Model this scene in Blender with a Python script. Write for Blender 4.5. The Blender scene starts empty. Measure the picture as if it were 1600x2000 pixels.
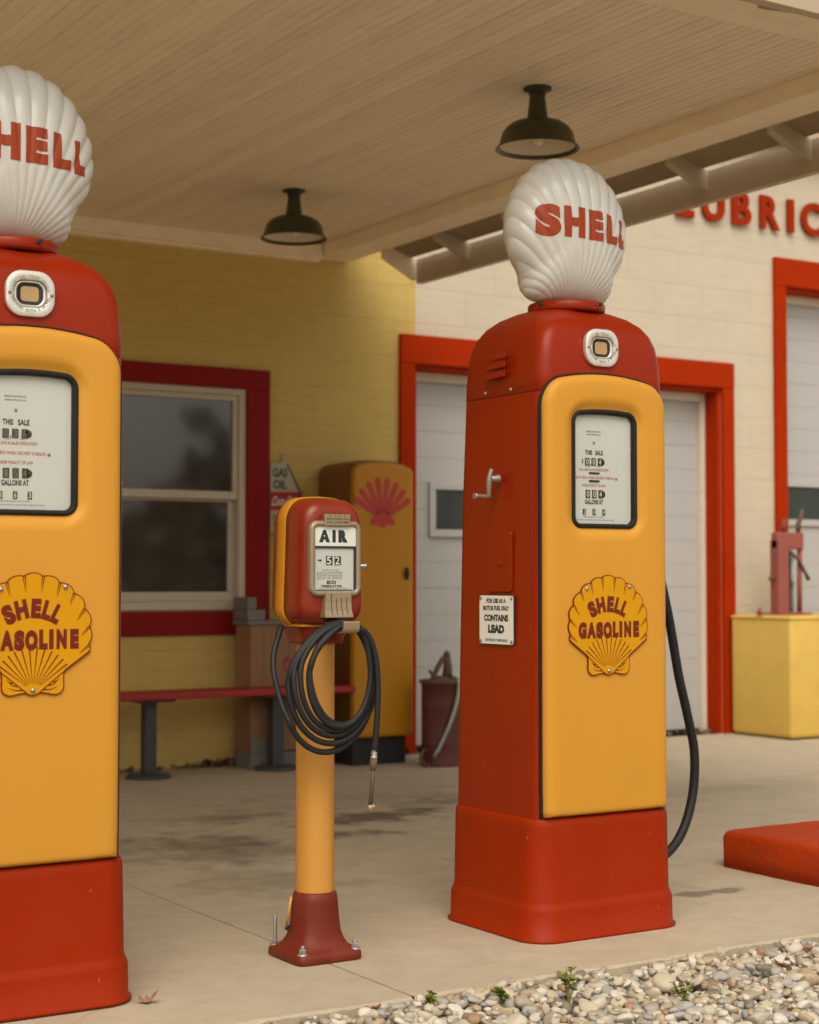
import bpy, bmesh, math, random
import numpy as np
from mathutils import Vector, Matrix, Euler
random.seed(7); rng = np.random.default_rng(7)
SC = bpy.context.scene
COL = SC.collection
R = math.radians

# ------------------------------------------------------------------ camera
cam_d = bpy.data.cameras.new('camera')
cam = bpy.data.objects.new('camera', cam_d); COL.objects.link(cam)
cam_d.sensor_fit = 'VERTICAL'; cam_d.sensor_height = 30; cam_d.sensor_width = 24
cam_d.lens = 49.5
cam_d.clip_start = .05; cam_d.clip_end = 2000
cam.location = (0, 0, 1.14)
cam.rotation_euler = Euler((R(90 + 2.273), 0, R(-32.1)), 'XYZ')
cam_d.dof.use_dof = True
cam_d.dof.focus_distance = 5.05
cam_d.dof.aperture_fstop = 2.8
SC.camera = cam
# ------------------------------------------------------------------ sky, sun, exposure
SUN_EL, SUN_AZ = 52, 212      # azimuth measured from +Y clockwise (towards +X)
W = bpy.data.worlds.new('World'); SC.world = W; W.use_nodes = True
nt = W.node_tree; bg = nt.nodes['Background']
sky = nt.nodes.new('ShaderNodeTexSky'); sky.sky_type = 'NISHITA'; sky.sun_disc = False
sky.sun_elevation = R(SUN_EL); sky.sun_rotation = R(SUN_AZ)
sky.air_density = 1.0; sky.dust_density = 4.0; sky.ozone_density = 1.0
hs = nt.nodes.new('ShaderNodeHueSaturation'); hs.inputs['Saturation'].default_value = .18
mx = nt.nodes.new('ShaderNodeMix'); mx.data_type = 'RGBA'; mx.blend_type = 'MULTIPLY'
mx.inputs[0].default_value = 1; mx.inputs[7].default_value = (1.0, .945, .82, 1)
nt.links.new(sky.outputs[0], hs.inputs['Color']); nt.links.new(hs.outputs[0], mx.inputs[6])
nt.links.new(mx.outputs[2], bg.inputs[0]); bg.inputs[1].default_value = .15
sun_d = bpy.data.lights.new('sun', 'SUN'); sun = bpy.data.objects.new('sun', sun_d); COL.objects.link(sun)
sun_d.energy = 0.8; sun_d.angle = R(50); sun_d.color = (1, .92, .80)
sd = Vector((math.sin(R(SUN_AZ)) * math.cos(R(SUN_EL)), math.cos(R(SUN_AZ)) * math.cos(R(SUN_EL)), math.sin(R(SUN_EL))))
sun.rotation_euler = sd.to_track_quat('Z', 'Y').to_euler(); sun.location = (6, -8, 12)
SC.view_settings.view_transform = 'Standard'; SC.view_settings.look = 'None'
SC.view_settings.exposure = 0.44; SC.view_settings.gamma = 1
SC.cycles.max_bounces = 8; SC.cycles.diffuse_bounces = 5; SC.cycles.transparent_max_bounces = 12
SC.cycles.use_denoising = True
SC.cycles.caustics_reflective = False; SC.cycles.caustics_refractive = False

# ------------------------------------------------------------------ materials
def newmat(name):
    m = bpy.data.materials.new(name); m.use_nodes = True
    return m, m.node_tree, m.node_tree.nodes['Principled BSDF']
def ramp(nt, fac, stops):
    r = nt.nodes.new('ShaderNodeValToRGB'); e = r.color_ramp.elements
    while len(e) < len(stops): e.new(.5)
    for el, (p, c) in zip(e, stops):
        el.position = p; el.color = (c, c, c, 1) if not isinstance(c, tuple) else (*c, 1)
    nt.links.new(fac, r.inputs[0]); return r.outputs[0]
def noise(nt, scale, detail=4, rough=.55, vec=None, stretch=None):
    n = nt.nodes.new('ShaderNodeTexNoise'); n.inputs['Scale'].default_value = scale
    n.inputs['Detail'].default_value = detail; n.inputs['Roughness'].default_value = rough
    tc = nt.nodes.new('ShaderNodeTexCoord'); v = tc.outputs['Object']
    if stretch:
        mp = nt.nodes.new('ShaderNodeMapping'); mp.inputs['Scale'].default_value = stretch
        nt.links.new(v, mp.inputs['Vector']); v = mp.outputs[0]
    nt.links.new(v, n.inputs['Vector']); return n.outputs['Fac']
def mixc(nt, fac, a, b, mode='MIX'):
    m = nt.nodes.new('ShaderNodeMix'); m.data_type = 'RGBA'; m.blend_type = mode
    for s, v in ((0, fac), (6, a), (7, b)):
        if isinstance(v, (int, float)): m.inputs[s].default_value = v
        elif isinstance(v, tuple): m.inputs[s].default_value = (*v, 1)
        else: nt.links.new(v, m.inputs[s])
    return m.outputs[2]
def bump(nt, bs, h, dist=.002, strength=.5):
    b = nt.nodes.new('ShaderNodeBump'); b.inputs['Distance'].default_value = dist
    b.inputs['Strength'].default_value = strength
    nt.links.new(h, b.inputs['Height']); nt.links.new(b.outputs[0], bs.inputs['Normal'])
def paint(name, col, rough=.4, var=.12, dirt=0., dirtcol=(.12, .08, .05), bsc=60, bdist=.0006, spec=.5, metal=0., coat=0., chips=0.):
    m, nt, bs = newmat(name)
    a = tuple(c * (1 - var) for c in col); b = tuple(min(1, c * (1 + var)) for c in col)
    c = mixc(nt, noise(nt, 3.5, 6), a, b)
    if dirt:
        d = ramp(nt, noise(nt, 9, 8, .65), [(.45, 0), (.75, dirt)])
        c = mixc(nt, d, c, dirtcol)
    if chips:
        d = ramp(nt, noise(nt, 55, 3, .5), [(.745, 0), (.76, chips)])
        c = mixc(nt, d, c, (.45, .38, .30))
    nt.links.new(c, bs.inputs['Base Color'])
    bs.inputs['Metallic'].default_value = metal; bs.inputs['Specular IOR Level'].default_value = spec
    bs.inputs['Coat Weight'].default_value = coat; bs.inputs['Coat Roughness'].default_value = .15
    rr = nt.nodes.new('ShaderNodeMapRange'); nt.links.new(noise(nt, 6, 6), rr.inputs[0])
    rr.inputs[3].default_value = max(.02, rough - .1); rr.inputs[4].default_value = min(1, rough + .12)
    nt.links.new(rr.outputs[0], bs.inputs['Roughness'])
    if bdist: bump(nt, bs, noise(nt, bsc, 4), bdist, .6)
    return m
M = {}
M['pump_red'] = paint('pump_red_paint', (.265, .0165, .0003), .30, .10, .14, (.20, .026, .003), spec=.22, bsc=5, bdist=.006)
M['base_red'] = paint('base_red_paint', (.285, .0195, .0004), .46, .12, .20, (.25, .050, .016), chips=.22, bsc=140, spec=.12)
M['pump_yellow'] = paint('pump_yellow_paint', (.585, .27, .027), .46, .035, .06, (.62, .31, .05), bsc=90, spec=.3)
M['gasket'] = paint('black_rubber_gasket', (.013, .012, .012), .6, .2, 0, spec=.25)
M['rubber'] = paint('black_rubber_hose', (.014, .014, .016), .5, .25, .2, (.045, .042, .04), bsc=200, spec=.3)
M['milk'] = paint('milk_glass', (.60, .59, .56), .24, .03, .10, (.52, .46, .37), bdist=0)
M['milk'].node_tree.nodes['Principled BSDF'].inputs['Subsurface Weight'].default_value = .12
M['milk'].node_tree.nodes['Principled BSDF'].inputs['Subsurface Radius'].default_value = (.02, .018, .015)
M['globe_red'] = paint('globe_lettering_red', (.34, .044, .010), .35, .08, .12, (.46, .10, .03), spec=.3)
M['dial_white'] = paint('dial_white_enamel', (.60, .595, .57), .4, .02, .06, (.60, .55, .46), bdist=0, spec=.3)
M['dial_text'] = paint('dial_dark_lettering', (.020, .026, .022), .5, .1, bdist=0)
M['dial_red'] = paint('dial_red_lettering', (.40, .085, .06), .5, .1, bdist=0)
M['wheel_dark'] = paint('number_wheel_dark', (.040, .038, .026), .5, .4, .4, (.16, .12, .05), bdist=0)
M['wheel_digit'] = paint('number_wheel_digit', (.62, .58, .48), .5, .1, bdist=0)
M['digit_dim'] = paint('number_wheel_faded_digit', (.15, .13, .07), .5, .1, bdist=0)
M['alu'] = paint('cast_aluminium', (.72, .70, .66), .36, .08, .30, (.40, .31, .2), metal=.45, bsc=120)
M['dull_alu'] = paint('weathered_aluminium', (.33, .285, .25), .42, .15, .3, (.2, .15, .1), metal=.55, bsc=120)
M['steel'] = paint('dull_steel', (.42, .40, .37), .35, .15, .35, (.22, .16, .10), metal=.9)
M['galv'] = paint('galvanised_steel', (.36, .36, .35), .45, .2, .3, (.22, .2, .18), metal=.7)
M['brass'] = paint('worn_brass', (.34, .255, .165), .48, .12, .3, (.26, .18, .10), metal=.55, bsc=110)
M['dark_metal'] = paint('dark_groove', (.02, .018, .015), .6, .2)
M['emb_yellow'] = paint('emblem_yellow_enamel', (.60, .275, .0012), .4, .03, .05, (.45, .20, .003), bdist=0, spec=.2)
M['emb_red'] = paint('emblem_red_enamel', (.15, .018, .009), .45, .08, bdist=0, spec=.2)
M['sign_white'] = paint('sign_white_enamel', (.80, .79, .75), .35, .02, .05, (.55, .46, .34), bdist=0, spec=.3)
M['sign_dark'] = paint('sign_dark_lettering', (.018, .032, .030), .4, .1, bdist=0)
M['air_red'] = paint('air_meter_weathered_red', (.20, .0155, .003), .33, .16, .40, (.27, .055, .022), bsc=180, coat=.12, spec=.35)
M['band_yellow'] = paint('air_meter_band_yellow', (.52, .215, .010), .4, .05, .08, (.4, .16, .02), spec=.3)
M['air_base'] = paint('air_meter_base_red', (.145, .016, .006), .5, .18, .45, (.22, .055, .035), bsc=260, bdist=.0012, chips=.35, spec=.3)
M['air_yellow'] = paint('air_meter_yellow', (.56, .265, .045), .42, .04, .05, (.6, .3, .05))
M['trim_red'] = paint('trim_red_paint', (.36, .024, .0004), .6, .12, .25, (.20, .018, .006), bsc=40, bdist=.001, spec=.06)
M['shaded_red'] = paint('window_trim_shaded', (.22, .006, .007), .55, .10, .18, (.12, .01, .01), bsc=40, bdist=.001, spec=.15)  # deeper, crimson copy of the trim red; shade on this wall put into the colour
M['white_frame'] = paint('window_frame_cream', (.50, .45, .36), .55, .08, .2, (.3, .25, .17))
M['door_white'] = paint('garage_door_white', (.43, .428, .43), .5, .03, .08, (.34, .32, .30))
M['door_seal'] = paint('door_jamb_cream', (.66, .60, .50), .55, .06, .1)
M['ceil'] = None
M['beam'] = paint('canopy_beam_cream', (.87, .745, .56), .6, .06, .18, (.38, .28, .17), bsc=30, bdist=.002)
M['fascia'] = paint('canopy_fascia_tan', (.46, .37, .27), .6, .08, .2, (.3, .22, .14), bsc=30, bdist=.002)
M['soffit'] = paint('soffit_boards', (.30, .22, .14), .7, .12, .25, (.15, .1, .06), bsc=30, bdist=.002)
M['roof'] = paint('roof_shingle_brown', (.10, .07, .05), .9, .3, .3, bsc=20, bdist=.01)
M['lamp_green'] = paint('lamp_olive_enamel', (.040, .041, .013), .3, .15, .15, (.06, .05, .02))
M['lamp_white'] = paint('lamp_inner_white', (.62, .54, .42), .4, .05, .15, (.4, .32, .2))
M['bulb'] = paint('bulb_glass', (.70, .62, .48), .15, .03, bdist=0)
M['bench_red'] = paint('bench_red_paint', (.32, .012, .010), .5, .1, .15, (.2, .02, .02))
M['bench_leg'] = paint('bench_leg_charcoal', (.040, .041, .043), .5, .15, .2)
M['cab_yellow'] = paint('cabinet_yellow', (.47, .205, .007), .42, .05, .12, (.30, .12, .01), spec=.3)
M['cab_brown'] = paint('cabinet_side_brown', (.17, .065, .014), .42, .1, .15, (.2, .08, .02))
M['black'] = paint('black_plinth', (.012, .011, .012), .6, .2)
M['shell_red'] = paint('cabinet_emblem_red', (.43, .022, .016), .4, .06, bdist=0)
M['can_red'] = paint('rusty_oil_can', (.10, .018, .014), .6, .3, .6, (.10, .045, .022), bsc=80, bdist=.002)
M['can_rust'] = paint('rusty_iron', (.10, .055, .030), .7, .4, .5, (.16, .09, .05), bsc=80, bdist=.002)
M['planter'] = paint('pale_yellow_sheet_metal', (.64, .425, .085), .42, .06, .35, (.48, .30, .08), bsc=25, bdist=.002)
M['jack'] = paint('faded_red_iron', (.29, .075, .058), .6, .15, .35, (.16, .06, .04), bsc=80, bdist=.002)
M['island'] = paint('red_painted_concrete', (.36, .033, .002), .62, .16, .40, (.24, .055, .03), bsc=30, bdist=.010, chips=.35, spec=.12)
M['wood'] = paint('crate_wood', (.26, .135, .065), .7, .2, .35, (.2, .11, .06), bsc=40, bdist=.002)
M['block'] = paint('grey_concrete_block', (.17, .155, .135), .85, .12, .2, bsc=60, bdist=.003)
M['greymetal'] = paint('grey_sheet_metal', (.15, .14, .125), .5, .1, .2)
M['signcream'] = paint('old_sign_cream', (.40, .36, .26), .5, .06, .2)
M['letter_red'] = paint('wall_letter_red', (.30, .022, .001), .55, .08, .1, (.28, .02, .004), spec=.08)
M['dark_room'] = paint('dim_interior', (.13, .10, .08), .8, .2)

def concrete():
    m, nt, bs = newmat('worn_concrete')
    c = mixc(nt, noise(nt, 1.3, 8, .6), (.39, .325, .235), (.50, .425, .315))
    c = mixc(nt, ramp(nt, noise(nt, 45, 6, .7), [(.35, .0), (.8, .22)]), c, (.30, .235, .16))
    c = mixc(nt, ramp(nt, noise(nt, 260, 2, .5), [(.62, 0), (.70, .35)]), c, (.56, .49, .39))
    c = mixc(nt, ramp(nt, noise(nt, 7, 9, .68), [(.38, .30), (.62, 0)]), c, (.27, .215, .145))
    c = mixc(nt, ramp(nt, noise(nt, 16, 5, .6, stretch=(.25, 2.2, 1)), [(.5, 0), (.8, .25)]), c, (.50, .43, .33))
    c = mixc(nt, ramp(nt, noise(nt, 95, 3, .5), [(.68, 0), (.73, .55)]), c, (.20, .155, .10))
    tc = nt.nodes.new('ShaderNodeTexCoord')
    for (x, y, sx, sy, st, lo, hi) in [(4.20, 6.98, .80, .36, .85, .58, .74), (4.25, 4.68, .26, .13, .66, .62, .70), (3.15, 6.55, .70, .60, .72, .50, .85), (4.9, 7.3, .9, .28, .6, .5, .78), (3.55, 7.35, .55, .3, .6, .5, .8),
                                       (2.95, 5.72, .45, .5, .5, .48, .85), (3.75, 6.6, .6, .25, .8, .52, .75), (6.4, 6.9, .9, .5, .30, .4, .9),
                                       (4.05, 4.99, .10, .05, .5, .48, .56), (2.95, 6.9, .8, .2, .55, .45, .75), (4.6, 7.6, 1.2, .6, .35, .4, .9)]:
        mp = nt.nodes.new('ShaderNodeMapping'); mp.vector_type = 'POINT'
        mp.inputs['Location'].default_value = (-x / sx, -y / sy, 0); mp.inputs['Scale'].default_value = (1 / sx, 1 / sy, 1)
        nt.links.new(tc.outputs['Object'], mp.inputs['Vector'])
        ln = nt.nodes.new('ShaderNodeVectorMath'); ln.operation = 'LENGTH'; nt.links.new(mp.outputs[0], ln.inputs[0])
        n = noise(nt, 5.0, 5, .6)
        ma = nt.nodes.new('ShaderNodeMath'); ma.operation = 'MULTIPLY_ADD'      # .5*len + noise
        nt.links.new(ln.outputs['Value'], ma.inputs[0]); ma.inputs[1].default_value = .42
        nt.links.new(n, ma.inputs[2])
        f = ramp(nt, ma.outputs[0], [(lo, st), (hi, 0)])
        c = mixc(nt, f, c, (.085, .062, .038))
    vo = nt.nodes.new('ShaderNodeTexVoronoi'); vo.feature = 'DISTANCE_TO_EDGE'; vo.inputs['Scale'].default_value = .55
    wr = nt.nodes.new('ShaderNodeVectorMath'); wr.operation = 'MULTIPLY_ADD'; nn = nt.nodes.new('ShaderNodeTexNoise'); nn.inputs['Scale'].default_value = 2.2; nn.inputs['Detail'].default_value = 6
    nt.links.new(tc.outputs['Object'], nn.inputs['Vector']); nt.links.new(nn.outputs['Color'], wr.inputs[0]); wr.inputs[1].default_value = (.35, .35, 0); nt.links.new(tc.outputs['Object'], wr.inputs[2])
    nt.links.new(wr.outputs[0], vo.inputs['Vector'])
    ck = ramp(nt, vo.outputs['Distance'], [(.0006, .35), (.0018, 0)]); mk = ramp(nt, noise(nt, .8, 2), [(.57, 0), (.63, 1)])
    cm = nt.nodes.new('ShaderNodeMath'); cm.operation = 'MULTIPLY'; nt.links.new(ck, cm.inputs[0]); nt.links.new(mk, cm.inputs[1])
    c = mixc(nt, cm.outputs[0], c, (.12, .09, .06))
    nt.links.new(c, bs.inputs['Base Color']); bs.inputs['Roughness'].default_value = .85
    bump(nt, bs, noise(nt, 120, 6, .7), .002, .6)
    return m
M['concrete'] = concrete()

def wallmat(name, ca, cb, streak, joint=.22):
    m, nt, bs = newmat(name)
    tc = nt.nodes.new('ShaderNodeTexCoord')
    mp = nt.nodes.new('ShaderNodeMapping'); mp.inputs['Rotation'].default_value = (R(-90), 0, 0)
    nt.links.new(tc.outputs['Object'], mp.inputs['Vector'])
    br = nt.nodes.new('ShaderNodeTexBrick'); br.inputs['Scale'].default_value = 1
    br.inputs['Brick Width'].default_value = .47; br.inputs['Row Height'].default_value = .236
    br.inputs['Mortar Size'].default_value = .006; br.inputs['Mortar Smooth'].default_value = .7
    br.inputs['Color1'].default_value = (1, 1, 1, 1); br.inputs['Color2'].default_value = (.93, .93, .93, 1); br.inputs['Mortar'].default_value = (.62, .6, .56, 1)
    nt.links.new(mp.outputs[0], br.inputs['Vector'])
    c = mixc(nt, noise(nt, 1.2, 8, .6), ca, cb)
    c = mixc(nt, joint, c, br.outputs['Color'], 'MULTIPLY')
    s = ramp(nt, noise(nt, 6, 8, .7, stretch=(1, 1, 9)), [(.48, 0), (.72, streak)])
    c = mixc(nt, s, c, tuple(x * .55 for x in ca))
    nt.links.new(c, bs.inputs['Base Color']); bs.inputs['Roughness'].default_value = .7
    h = mixc(nt, .35, br.outputs['Color'], noise(nt, 40, 6, .7, stretch=(1, 1, 5)), 'MIX')
    bump(nt, bs, h, .006, .8)
    return m
M['wall_yellow'] = wallmat('yellow_painted_block', (.51, .355, .092), (.61, .44, .135), .32, .24)
M['wall_cream'] = wallmat('cream_painted_block', (.53, .46, .355), (.60, .53, .415), .25, .30)

def ceilmat():
    m, nt, bs = newmat('painted_beadboard')
    at = nt.nodes.new('ShaderNodeAttribute'); at.attribute_name = 'board'
    c = mixc(nt, at.outputs['Fac'], (.79, .675, .515), (.87, .755, .585))
    s = ramp(nt, noise(nt, 3.5, 8, .7, stretch=(6, .6, 1)), [(.5, 0), (.8, .35)])
    c = mixc(nt, s, c, (.36, .26, .15))
    s = ramp(nt, noise(nt, 40, 4, .6, stretch=(1, .25, 1)), [(.72, 0), (.78, .45)])
    c = mixc(nt, s, c, (.25, .17, .10))
    nt.links.new(c, bs.inputs['Base Color']); bs.inputs['Roughness'].default_value = .6
    bump(nt, bs, noise(nt, 60, 4, .6, stretch=(1, .15, 1)), .001, .5)
    return m
M['ceil'] = ceilmat()

def pebblemat():
    m, nt, bs = newmat('river_pebbles')
    g = nt.nodes.new('ShaderNodeNewGeometry')
    r = nt.nodes.new('ShaderNodeValToRGB'); e = r.color_ramp.elements
    cols = [(.0, (.32, .27, .20)), (.12, (.45, .405, .33)), (.25, (.52, .47, .385)), (.38, (.37, .28, .175)), (.50, (.25, .24, .235)),
            (.58, (.58, .545, .48)), (.70, (.33, .325, .32)), (.80, (.48, .42, .315)), (.90, (.12, .11, .10)), (.94, (.28, .14, .07)), (.97, (.47, .42, .34))]
    while len(e) < len(cols): e.new(.5)
    r.color_ramp.interpolation = 'CONSTANT'
    for el, (p, c) in zip(e, cols): el.position = p; el.color = (*c, 1)
    nt.links.new(g.outputs['Random Per Island'], r.inputs[0])
    c = mixc(nt, ramp(nt, noise(nt, 60, 5, .6), [(.35, .0), (.75, .45)]), r.outputs[0], (.50, .40, .27))
    c = mixc(nt, ramp(nt, noise(nt, 300, 3, .6), [(.55, .0), (.7, .3)]), c, (.25, .20, .15))
    nt.links.new(c, bs.inputs['Base Color']); bs.inputs['Roughness'].default_value = .62
    bump(nt, bs, noise(nt, 180, 4, .6), .0012, .6)
    return m
M['pebble'] = pebblemat()
M['soil'] = paint('gravel_soil', (.20, .16, .11), .95, .3, .4, bsc=80, bdist=.008)
M['field'] = paint('gravel_lot', (.50, .445, .35), .95, .15, .2, (.32, .28, .2), bsc=30, bdist=.02)
def leafmat(name, a, b):
    m, nt, bs = newmat(name)
    g = nt.nodes.new('ShaderNodeNewGeometry')
    c = mixc(nt, g.outputs['Random Per Island'], a, b)
    c = mixc(nt, ramp(nt, noise(nt, 90, 4), [(.4, 0), (.8, .4)]), c, tuple(x * .5 for x in a))
    nt.links.new(c, bs.inputs['Base Color']); bs.inputs['Roughness'].default_value = .6
    return m
M['weed'] = leafmat('weed_leaf_green', (.13, .16, .022), (.24, .25, .04))
M['dryleaf'] = leafmat('dry_leaf_brown', (.34, .19, .11), (.42, .25, .15))
M['redleaf'] = leafmat('dry_leaf_red', (.20, .055, .025), (.30, .12, .06))
M['mulch'] = leafmat('leaf_litter', (.12, .06, .035), (.20, .11, .06))
M['tree_leaf'] = leafmat('tree_foliage', (.13, .13, .09), (.22, .20, .13))

def glassmat(name, tint=(1, 1, 1), rough=.0, ior=1.45):
    m = bpy.data.materials.new(name); m.use_nodes = True; nt = m.node_tree; nt.nodes.clear()
    out = nt.nodes.new('ShaderNodeOutputMaterial'); mix = nt.nodes.new('ShaderNodeMixShader')
    tr = nt.nodes.new('ShaderNodeBsdfTransparent'); tr.inputs[0].default_value = (*tint, 1)
    gl = nt.nodes.new('ShaderNodeBsdfGlossy'); gl.inputs['Roughness'].default_value = rough
    lw = nt.nodes.new('ShaderNodeLayerWeight'); lw.inputs[0].default_value = .5
    pw = nt.nodes.new('ShaderNodeMath'); pw.operation = 'POWER'; nt.links.new(lw.outputs['Facing'], pw.inputs[0]); pw.inputs[1].default_value = 4.0
    fr = nt.nodes.new('ShaderNodeMapRange'); nt.links.new(pw.outputs[0], fr.inputs[0]); f0 = ((ior - 1) / (ior + 1)) ** 2
    fr.inputs[3].default_value = f0; fr.inputs[4].default_value = .9
    nt.links.new(fr.outputs[0], mix.inputs[0]); nt.links.new(tr.outputs[0], mix.inputs[1]); nt.links.new(gl.outputs[0], mix.inputs[2])
    nt.links.new(mix.outputs[0], out.inputs[0]); return m
M['glass'] = glassmat('clear_glass', (.96, .97, .96))
M['window_glass'] = glassmat('old_window_glass', (.60, .57, .53), .05, 2.1)
M['sight'] = paint('amber_sight_glass', (.42, .27, .12), .12, .25, .5, (.20, .10, .04), bdist=0)

# ------------------------------------------------------------------ mesh helpers
class MB:
    """collects verts / faces / material slots and links them as one mesh object"""
    def __init__(s): s.v = []; s.f = []; s.mi = []; s.mats = []; s.sm = []
    def slot(s, m):
        m = M[m] if isinstance(m, str) else m
        if m not in s.mats: s.mats.append(m)
        return s.mats.index(m)
    def add(s, vs, fs, m, smooth=False):
        o = len(s.v); k = s.slot(m)
        s.v += [tuple(p) for p in vs]
        for f in fs: s.f.append([i + o for i in f]); s.mi.append(k); s.sm.append(smooth)
    def box(s, x0, x1, y0, y1, z0, z1, m, b=0.0):
        if b <= 0:
            s.add([(x0, y0, z0), (x1, y0, z0), (x1, y1, z0), (x0, y1, z0), (x0, y0, z1), (x1, y0, z1), (x1, y1, z1), (x0, y1, z1)],
                  [(0, 3, 2, 1), (4, 5, 6, 7), (0, 1, 5, 4), (1, 2, 6, 5), (2, 3, 7, 6), (3, 0, 4, 7)], m)
        else:
            bm = bmesh.new(); bmesh.ops.create_cube(bm, size=1)
            for v in bm.verts: v.co = Vector(((x0 + x1) / 2 + v.co.x * (x1 - x0), (y0 + y1) / 2 + v.co.y * (y1 - y0), (z0 + z1) / 2 + v.co.z * (z1 - z0)))
            bmesh.ops.bevel(bm, geom=bm.edges[:], offset=b, segments=3, affect='EDGES', profile=.5)
            s.bm(bm, m, False)
    def bm(s, bm, m, smooth=False, mat=None):
        bm.verts.ensure_lookup_table(); bm.verts.index_update()
        vs = [(mat @ v.co) if mat else v.co.copy() for v in bm.verts]
        s.add(vs, [[v.index for v in f.verts] for f in bm.faces], m, smooth); bm.free()
    def rings(s, rs, m, smooth=True, cap0=True, cap1=True, closed=True):
        n = len(rs[0]); vs = [p for r in rs for p in r]; fs = []
        for i in range(len(rs) - 1):
            for j in range(n if closed else n - 1):
                k = (j + 1) % n
                fs.append((i * n + j, i * n + k, (i + 1) * n + k, (i + 1) * n + j))
        s.add(vs, fs, m, smooth)
        o = len(s.v) - len(vs)
        if cap0: s.add(rs[0][::-1], [list(range(n))], m)
        if cap1: s.add(rs[-1], [list(range(n))], m)
    def lathe(s, prof, m, c=(0, 0, 0), axis='Z', n=40, smooth=True, cap0=False, cap1=False):
        rs = []
        for r, h in prof:
            ring = []
            for j in range(n):
                a = 2 * math.pi * j / n; u, w = r * math.cos(a), r * math.sin(a)
                if axis == 'Z': p = (c[0] + u, c[1] + w, c[2] + h)
                elif axis == 'X': p = (c[0] + h, c[1] + u, c[2] + w)
                else: p = (c[0] + w, c[1] + h, c[2] + u)
                ring.append(p)
            rs.append(ring)
        s.rings(rs, m, smooth, cap0, cap1)
    def tube(s, pts, r, m, n=12, smooth=True, cap=True):
        pts = [Vector(p) for p in pts]; rs = []; up = None
        rad = r if isinstance(r, (list, tuple)) else [r] * len(pts)
        for i, p in enumerate(pts):
            t = (pts[min(i + 1, len(pts) - 1)] - pts[max(i - 1, 0)]).normalized()
            if up is None:
                up = t.orthogonal().normalized()
            up = (up - t * up.dot(t)).normalized(); w = t.cross(up)
            rs.append([tuple(p + (up * math.cos(2 * math.pi * j / n) + w * math.sin(2 * math.pi * j / n)) * rad[i]) for j in range(n)])
        s.rings(rs, m, smooth, cap, cap)
    def prism(s, poly, y0, y1, m, m_front=None, axis='Y'):
        """polygon in the XZ plane (counter-clockwise seen from -Y) given a depth from y0 (front) to y1"""
        n = len(poly)
        f = [(x, y0, z) for x, z in poly]; b = [(x, y1, z) for x, z in poly]
        s.add(f, [list(range(n))], m_front or m); s.add(b[::-1], [list(range(n))], m)
        s.add(f + b, [((j + 1) % n, j, n + j, n + (j + 1) % n) for j in range(n)], m)
    def build(s, name, parent=None, loc=None, norm=True, sharp=None):
        me = bpy.data.meshes.new(name); me.from_pydata(s.v, [], s.f)
        for m in s.mats: me.materials.append(m)
        me.polygons.foreach_set('material_index', s.mi); me.polygons.foreach_set('use_smooth', s.sm)
        me.update()
        if norm:
            bm = bmesh.new(); bm.from_mesh(me)
            bmesh.ops.remove_doubles(bm, verts=bm.verts[:], dist=1e-6)
            bmesh.ops.recalc_face_normals(bm, faces=bm.faces[:])
            bm.to_mesh(me); bm.free()
        if sharp: me.set_sharp_from_angle(angle=R(sharp))
        o = bpy.data.objects.new(name, me); COL.objects.link(o)
        if parent: o.parent = parent
        if loc: o.location = loc
        return o
def tag(o, label=None, cat=None, group=None, kind=None):
    if label: o['label'] = label
    if cat: o['category'] = cat
    if group: o['group'] = group
    if kind: o['kind'] = kind
    return o
def empty(name, loc, label, cat, group=None, rz=0):
    o = bpy.data.objects.new(name, None); COL.objects.link(o); o.location = loc; o.rotation_euler.z = rz
    o.empty_display_size = .1
    return tag(o, label, cat, group)
def copy_tree(o, parent=None):
    c = o.copy(); COL.objects.link(c)
    if parent: c.parent = parent
    for ch in list(o.children): copy_tree(ch, c)
    return c
def rrect(hw, z0, z1, r, n=8, m=6, hw_top=None):
    """rounded rectangle outline as (u, v), counter-clockwise, with sampled straight sides"""
    r = max(r, 1e-4); P = []
    cs = [(hw - r, z0 + r, -90), (hw - r, z1 - r, 0), (-hw + r, z1 - r, 90), (-hw + r, z0 + r, 180)]
    for k, (cx, cz, a0) in enumerate(cs):
        arc = [(cx + r * math.cos(R(a0 + 90 * i / n)), cz + r * math.sin(R(a0 + 90 * i / n))) for i in range(n + 1)]
        P += arc
        nx = cs[(k + 1) % 4]; e = arc[-1]
        st = (nx[0] + r * math.cos(R(nx[2])), nx[1] + r * math.sin(R(nx[2])))
        for i in range(1, m): P.append((e[0] + (st[0] - e[0]) * i / m, e[1] + (st[1] - e[1]) * i / m))
    return P
def spline(pts, n=10):
    pts = [Vector(p) for p in pts]; out = []
    for i in range(len(pts) - 1):
        p0, p1, p2, p3 = pts[max(i - 1, 0)], pts[i], pts[i + 1], pts[min(i + 2, len(pts) - 1)]
        for k in range(n):
            t = k / n
            out.append(.5 * ((2 * p1) + (p2 - p0) * t + (2 * p0 - 5 * p1 + 4 * p2 - p3) * t * t + (3 * p1 - p0 - 3 * p2 + p3) * t ** 3))
    out.append(pts[-1]); return out
_tc = {}
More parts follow.
